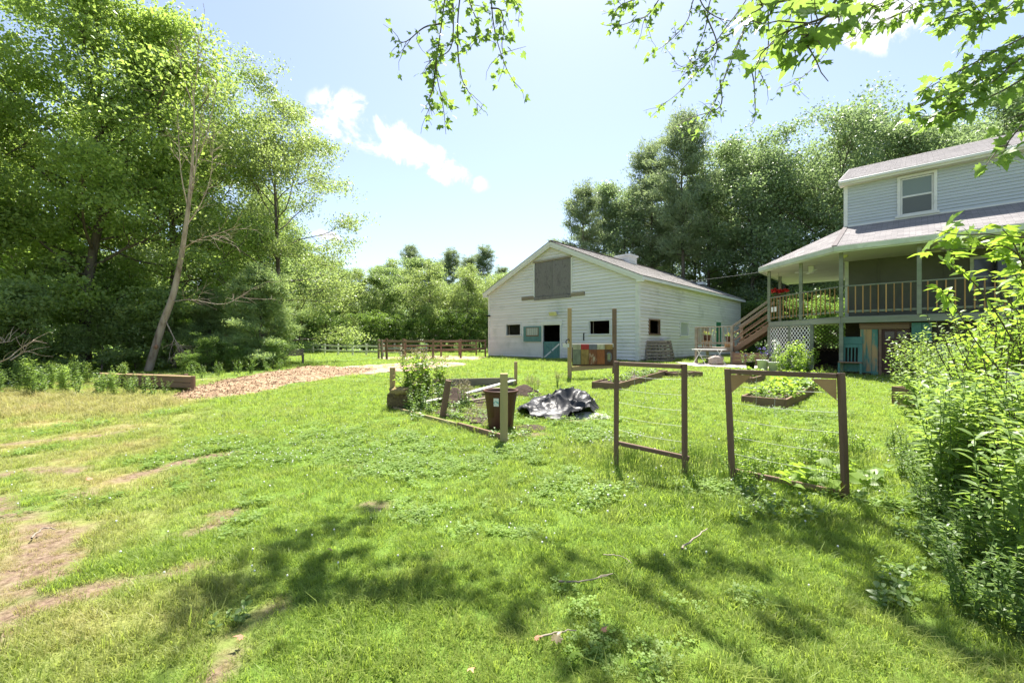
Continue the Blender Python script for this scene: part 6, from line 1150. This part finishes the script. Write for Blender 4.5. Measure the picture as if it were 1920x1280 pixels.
for q in range(2): proto('p%d_clover' % (6 + q), *clover(320 + q), 'clover_leaf')
V, F = lathe([(.0012, 0, 0), (.0012, .055, 0), (.008, .058, 0), (.0105, .066, 0), (.007, .075, 0), (.001, .077, 0)], 7); proto('p8_flower', V, F, np.full(len(F), .5), 'petal_white')
def scatter(name, pts, rot, sc, idx, dry, label):
    me = bpy.data.meshes.new(name); n = len(pts); me.vertices.add(n); me.vertices.foreach_set('co', pts.astype(np.float32).ravel())
    for nm, ty, val, key in (('rot', 'FLOAT_VECTOR', rot, 'vector'), ('sc', 'FLOAT', sc, 'value'), ('idx', 'INT', idx, 'value'), ('dry', 'FLOAT', dry, 'value')):
        a = me.attributes.new(nm, ty, 'POINT'); a.data.foreach_set(key, np.ascontiguousarray(val, np.int32 if ty == 'INT' else np.float32).ravel())
    me.update(); o_ = new(name, me, label=label, kind='stuff'); g_ = bpy.data.node_groups.new(name, 'GeometryNodeTree'); g_.interface.new_socket('Geometry', in_out='INPUT', socket_type='NodeSocketGeometry'); g_.interface.new_socket('Geometry', in_out='OUTPUT', socket_type='NodeSocketGeometry'); X = g_.nodes.new; K = g_.links.new
    i_, u_, p_, ci = X('NodeGroupInput'), X('NodeGroupOutput'), X('GeometryNodeInstanceOnPoints'), X('GeometryNodeCollectionInfo'); ci.inputs['Collection'].default_value = PROT; ci.inputs['Separate Children'].default_value = True; ci.inputs['Reset Children'].default_value = True
    def na(nm, ty): a = X('GeometryNodeInputNamedAttribute'); a.data_type = ty; a.inputs[0].default_value = nm; return a.outputs[0]
    er = X('FunctionNodeEulerToRotation'); K(na('rot', 'FLOAT_VECTOR'), er.inputs[0]); K(i_.outputs[0], p_.inputs['Points']); K(ci.outputs[0], p_.inputs['Instance']); p_.inputs['Pick Instance'].default_value = True; K(na('idx', 'INT'), p_.inputs['Instance Index']); K(er.outputs[0], p_.inputs['Rotation']); K(na('sc', 'FLOAT'), p_.inputs['Scale']); K(p_.outputs[0], u_.inputs[0])
    m_ = o_.modifiers.new('scatter', 'NODES'); m_.node_group = g_; return o_
rg = np.random.default_rng(55); PX, PY, SC, ID = [], [], [], []
for (y0, y1, den, s0) in ((.75, 3.4, 520, 1.0), (3.4, 7, 270, 1.1), (7, 14, 100, 1.45), (14, 26, 26, 2.1), (26, 46, 9, 3.0)):
    w_ = 1.28 * y1 + 1.2; n = int(den * 2 * w_ * (y1 - y0)); x = rg.uniform(-w_, w_, n); y = rg.uniform(y0, y1, n); ok = np.abs(x) < 1.28 * y + 1.2; PX.append(x[ok]); PY.append(y[ok]); SC.append(s0 * rg.uniform(.7, 1.3, ok.sum())); ID.append(np.zeros(ok.sum(), int))
x, y, sc = np.concatenate(PX), np.concatenate(PY), np.concatenate(SC); n = len(x)
dr = np.clip(dryness(x, y) * 1.1 + .08 * rg.normal(size=n), 0, 1); st_ = straw(x, y); ba = bare(x, y); dr = np.clip(np.maximum(dr, st_ * 1.1) + .10 * smooth(.45, .72, fbm(x * .6, y * .6, 95)) + .16 * smooth(.6, .78, fbm(x * 2.3, y * 2.3, 94)), 0, 1)
clv = smooth(.48, .62, fbm(x * .7, y * .7, 96)) * (1 - smooth(.1, .35, dr)); r_ = rg.random(n); ids = rg.integers(0, 4, n); lng = smooth(.5, .68, fbm(x * 1.1, y * 1.1, 97)); ids = np.where(r_ < .16 * lng + .5 * st_ + .03, 4 + rg.integers(0, 2, n), ids); ids = np.where((rg.random(n) < .42 * clv) & (y < 9), 6 + rg.integers(0, 2, n), ids)
fl_ = (rg.random(n) < (.014 + .06 * clv) * (1 - smooth(.2, .4, dr)) * smooth(1.5, 5, y) * 1.3) & (y < 17); ids = np.where(fl_, 8, ids)
sc = np.where(fl_, np.clip(.7 + .05 * y, .7, 1.4), sc * (1 + .5 * st_)) * (.62 + .42 * fbm(x * 1.5, y * 1.5, 98)) * (1 + .35 * smooth(.55, .9, (x > .8) * (x < 4.6) * (y > 3.6) * (y < 7) * 1.0)) * (1 - .25 * dr * (1 - st_))
thatch = ba > .25; sc = np.where(thatch & ~fl_, sc * .55, sc); dr = np.where(thatch, np.clip(dr + .35 + .4 * rg.random(n), 0, 1), dr); kill = (rg.random(n) < ba * .62) | (rg.random(n) < .18 * dr * (1 - st_))
def local(F, x, y): Fi = F.inverted(); return Fi[0][0] * x + Fi[0][1] * y + Fi[0][3], Fi[1][0] * x + Fi[1][1] * y + Fi[1][3]
bu, bv = local(BF, x, y); kill |= (bu > -BW - .1) & (bu < .1) & (bv > -.05) & (bv < BL); hu, hv = local(HF, x, y); kill |= (hu > -3) & (hu < 9) & (hv > .1) & (hu + hv > .2)
kill |= inpoly(x, y, PATH) & (rg.random(n) < .96); kill |= inpoly(x, y, [(-9, 27.5), (-2.3, 26), (-1.2, 31.5), (-5, 35), (-10, 31)]) & (rg.random(n) < .9); kill |= inpoly(x, y, [(8.2, 19.5), (11.3, 17.6), (12.6, 19.0), (10.8, 22.2), (8.8, 23.6)])
kill |= inpoly(x, y, [(-2.6, 9.5), (-.3, 6.9), (.1, 12.6), (-2.4, 12.2)]) & (rg.random(n) < .5)
ci_ = np.interp(y, [10.3, 12.6, 15, 18], [-7.75, -8, -7.6, -6.4]); cw_ = np.interp(y, [10.2, 11.3, 13.4, 16, 18], [.4, 1.0, 1.6, 1.7, .8]); kill |= (np.abs(x - ci_) < cw_) & (y > 10.2) & (y < 18.1)
for (o0, a0_, L_, Wd) in (((5.77, 8.95), va, 3.9, .88), ((2.95, 11.8), math.atan2(.8, .6), 4.4, .82), ((5.55, 14.6), .25, 1.15, .7), ((7.35, 13.0), va, 1.5, .75)):
    lx = (x - o0[0]) * math.cos(a0_) + (y - o0[1]) * math.sin(a0_); ly = -(x - o0[0]) * math.sin(a0_) + (y - o0[1]) * math.cos(a0_); kill |= (lx > 0) & (lx < L_) & (ly > 0) & (ly < Wd)
kill |= ((x - .95) ** 2 / .7 ** 2 + (y - 8.75) ** 2 / .75 ** 2) < 1; kill |= (x < -9) & (y > 13.5) & (rg.random(n) < .6)
kp = ~kill; x, y, sc, ids, dr = x[kp], y[kp], sc[kp], ids[kp], dr[kp]; n = len(x)
scatter('lawn_grass', np.stack([x, y, gh(x, y)], -1), np.stack([rg.normal(0, .12, n), rg.normal(0, .12, n), rg.uniform(0, 6.28, n)], -1), sc, ids, dr, 'mown grass with clover, dry and straw coloured along the drive')

# ------------------------------------------------------------------ litter on the lawn
def stick(pts, r, label, side=()):
    P = curve([Vector((p[0], p[1], G(p[0], p[1]) + p[2])) for p in pts], 5); paths = [(P + np.random.default_rng(len(pts)).normal(size=P.shape) * .004, np.linspace(r, r * .5, len(P)))]
    for s_ in side: paths.append((curve([P[s_[0]], P[s_[0]] + np.array(s_[1])], 4), np.linspace(r * .5, r * .3, 5)))
    V, F = tubes(paths, 6); new('fallen_stick', mesh_np('fallen_stick', V, F, None, True, 'wood_grey'), label=label, cat='stick')
def gxy(px, py, dz=.03): d = CAMZ * FPX / (py - 640); return ((px - 960) / FPX * d, d, dz)
stick([gxy(1276, 1037, .05), gxy(1300, 1022, .06), gxy(1327, 1004, .06)], .008, 'short straight stick lying in the sunny grass'); stick([gxy(1045, 1100, .05), gxy(1095, 1099, .05), gxy(1150, 1088, .06)], .007, 'forked twig lying across the dappled grass', ((6, (.12, .03, .01)),)); stick([gxy(1010, 1208, .05), gxy(1040, 1203, .06), gxy(1082, 1196, .05)], .005, 'thin twig with brown leaves in the shaded grass'); stick([gxy(1128, 1049, .05), gxy(1160, 1050, .05), gxy(1185, 1062, .04)], .004, 'slim pale twig in the clover')
stick([gxy(60, 1015, .03), gxy(80, 1002, .05), gxy(105, 1000, .03)], .007, 'brown stick on the bare dirt')
def lit(px, py, s, mat, label, name='fallen_leaf', dz=.055):
    V, F = LEAFV[2]; p = Vector(gxy(px, py)); p.z = G(p.x, p.y) + dz; me = mesh_np('fallen_leaf', V, F, np.full(len(F), .5), False, mat); new(name, me, None, Matrix.Translation(p) @ Matrix.Rotation(R.uniform(0, 6), 4, 'Z') @ Matrix.Rotation(.35, 4, 'X') @ Matrix.Scale(s * .75, 4), label=label, cat='leaf')
for px, py, s, l in ((1003, 1212, .055, 'rust brown leaf at the tip of the thin twig'), (622, 1043, .05, 'pale brown curled leaf on the sunlit lawn'), (565, 934, .06, 'small brown leaf near the dry patch'), (1130, 1196, .05, 'brown leaf beside the thin twig in the shade'), (882, 1270, .06, 'dark red leaf by the shaded clover'), (170, 908, .09, 'orange leaf on the dry grass'), (455, 1215, .06, 'reddish leaf in the shaded tussock')): lit(px, py, s, 'dead_leaf', l)
lit(1040, 1215, .09, 'leaf_seed', 'wilted yellow leaf on the thin twig'); lit(1072, 1240, .09, 'leaf_bright', 'fresh green maple leaf dropped in the clover')
for k in (0,):
    p = Vector(gxy(1085, 950)); 
herbs('lowweed', [(660, 4.6, .5), (790, 5.4, .5), (540, 5.5, .5), (1110, 3.95, .6), (450, 2.3, .55), (700, 3.6, .4), (1190, 4.4, .6)], 'flat weed rosette in the open lawn', 'weed rosettes in the lawn', name='weed_rosette')
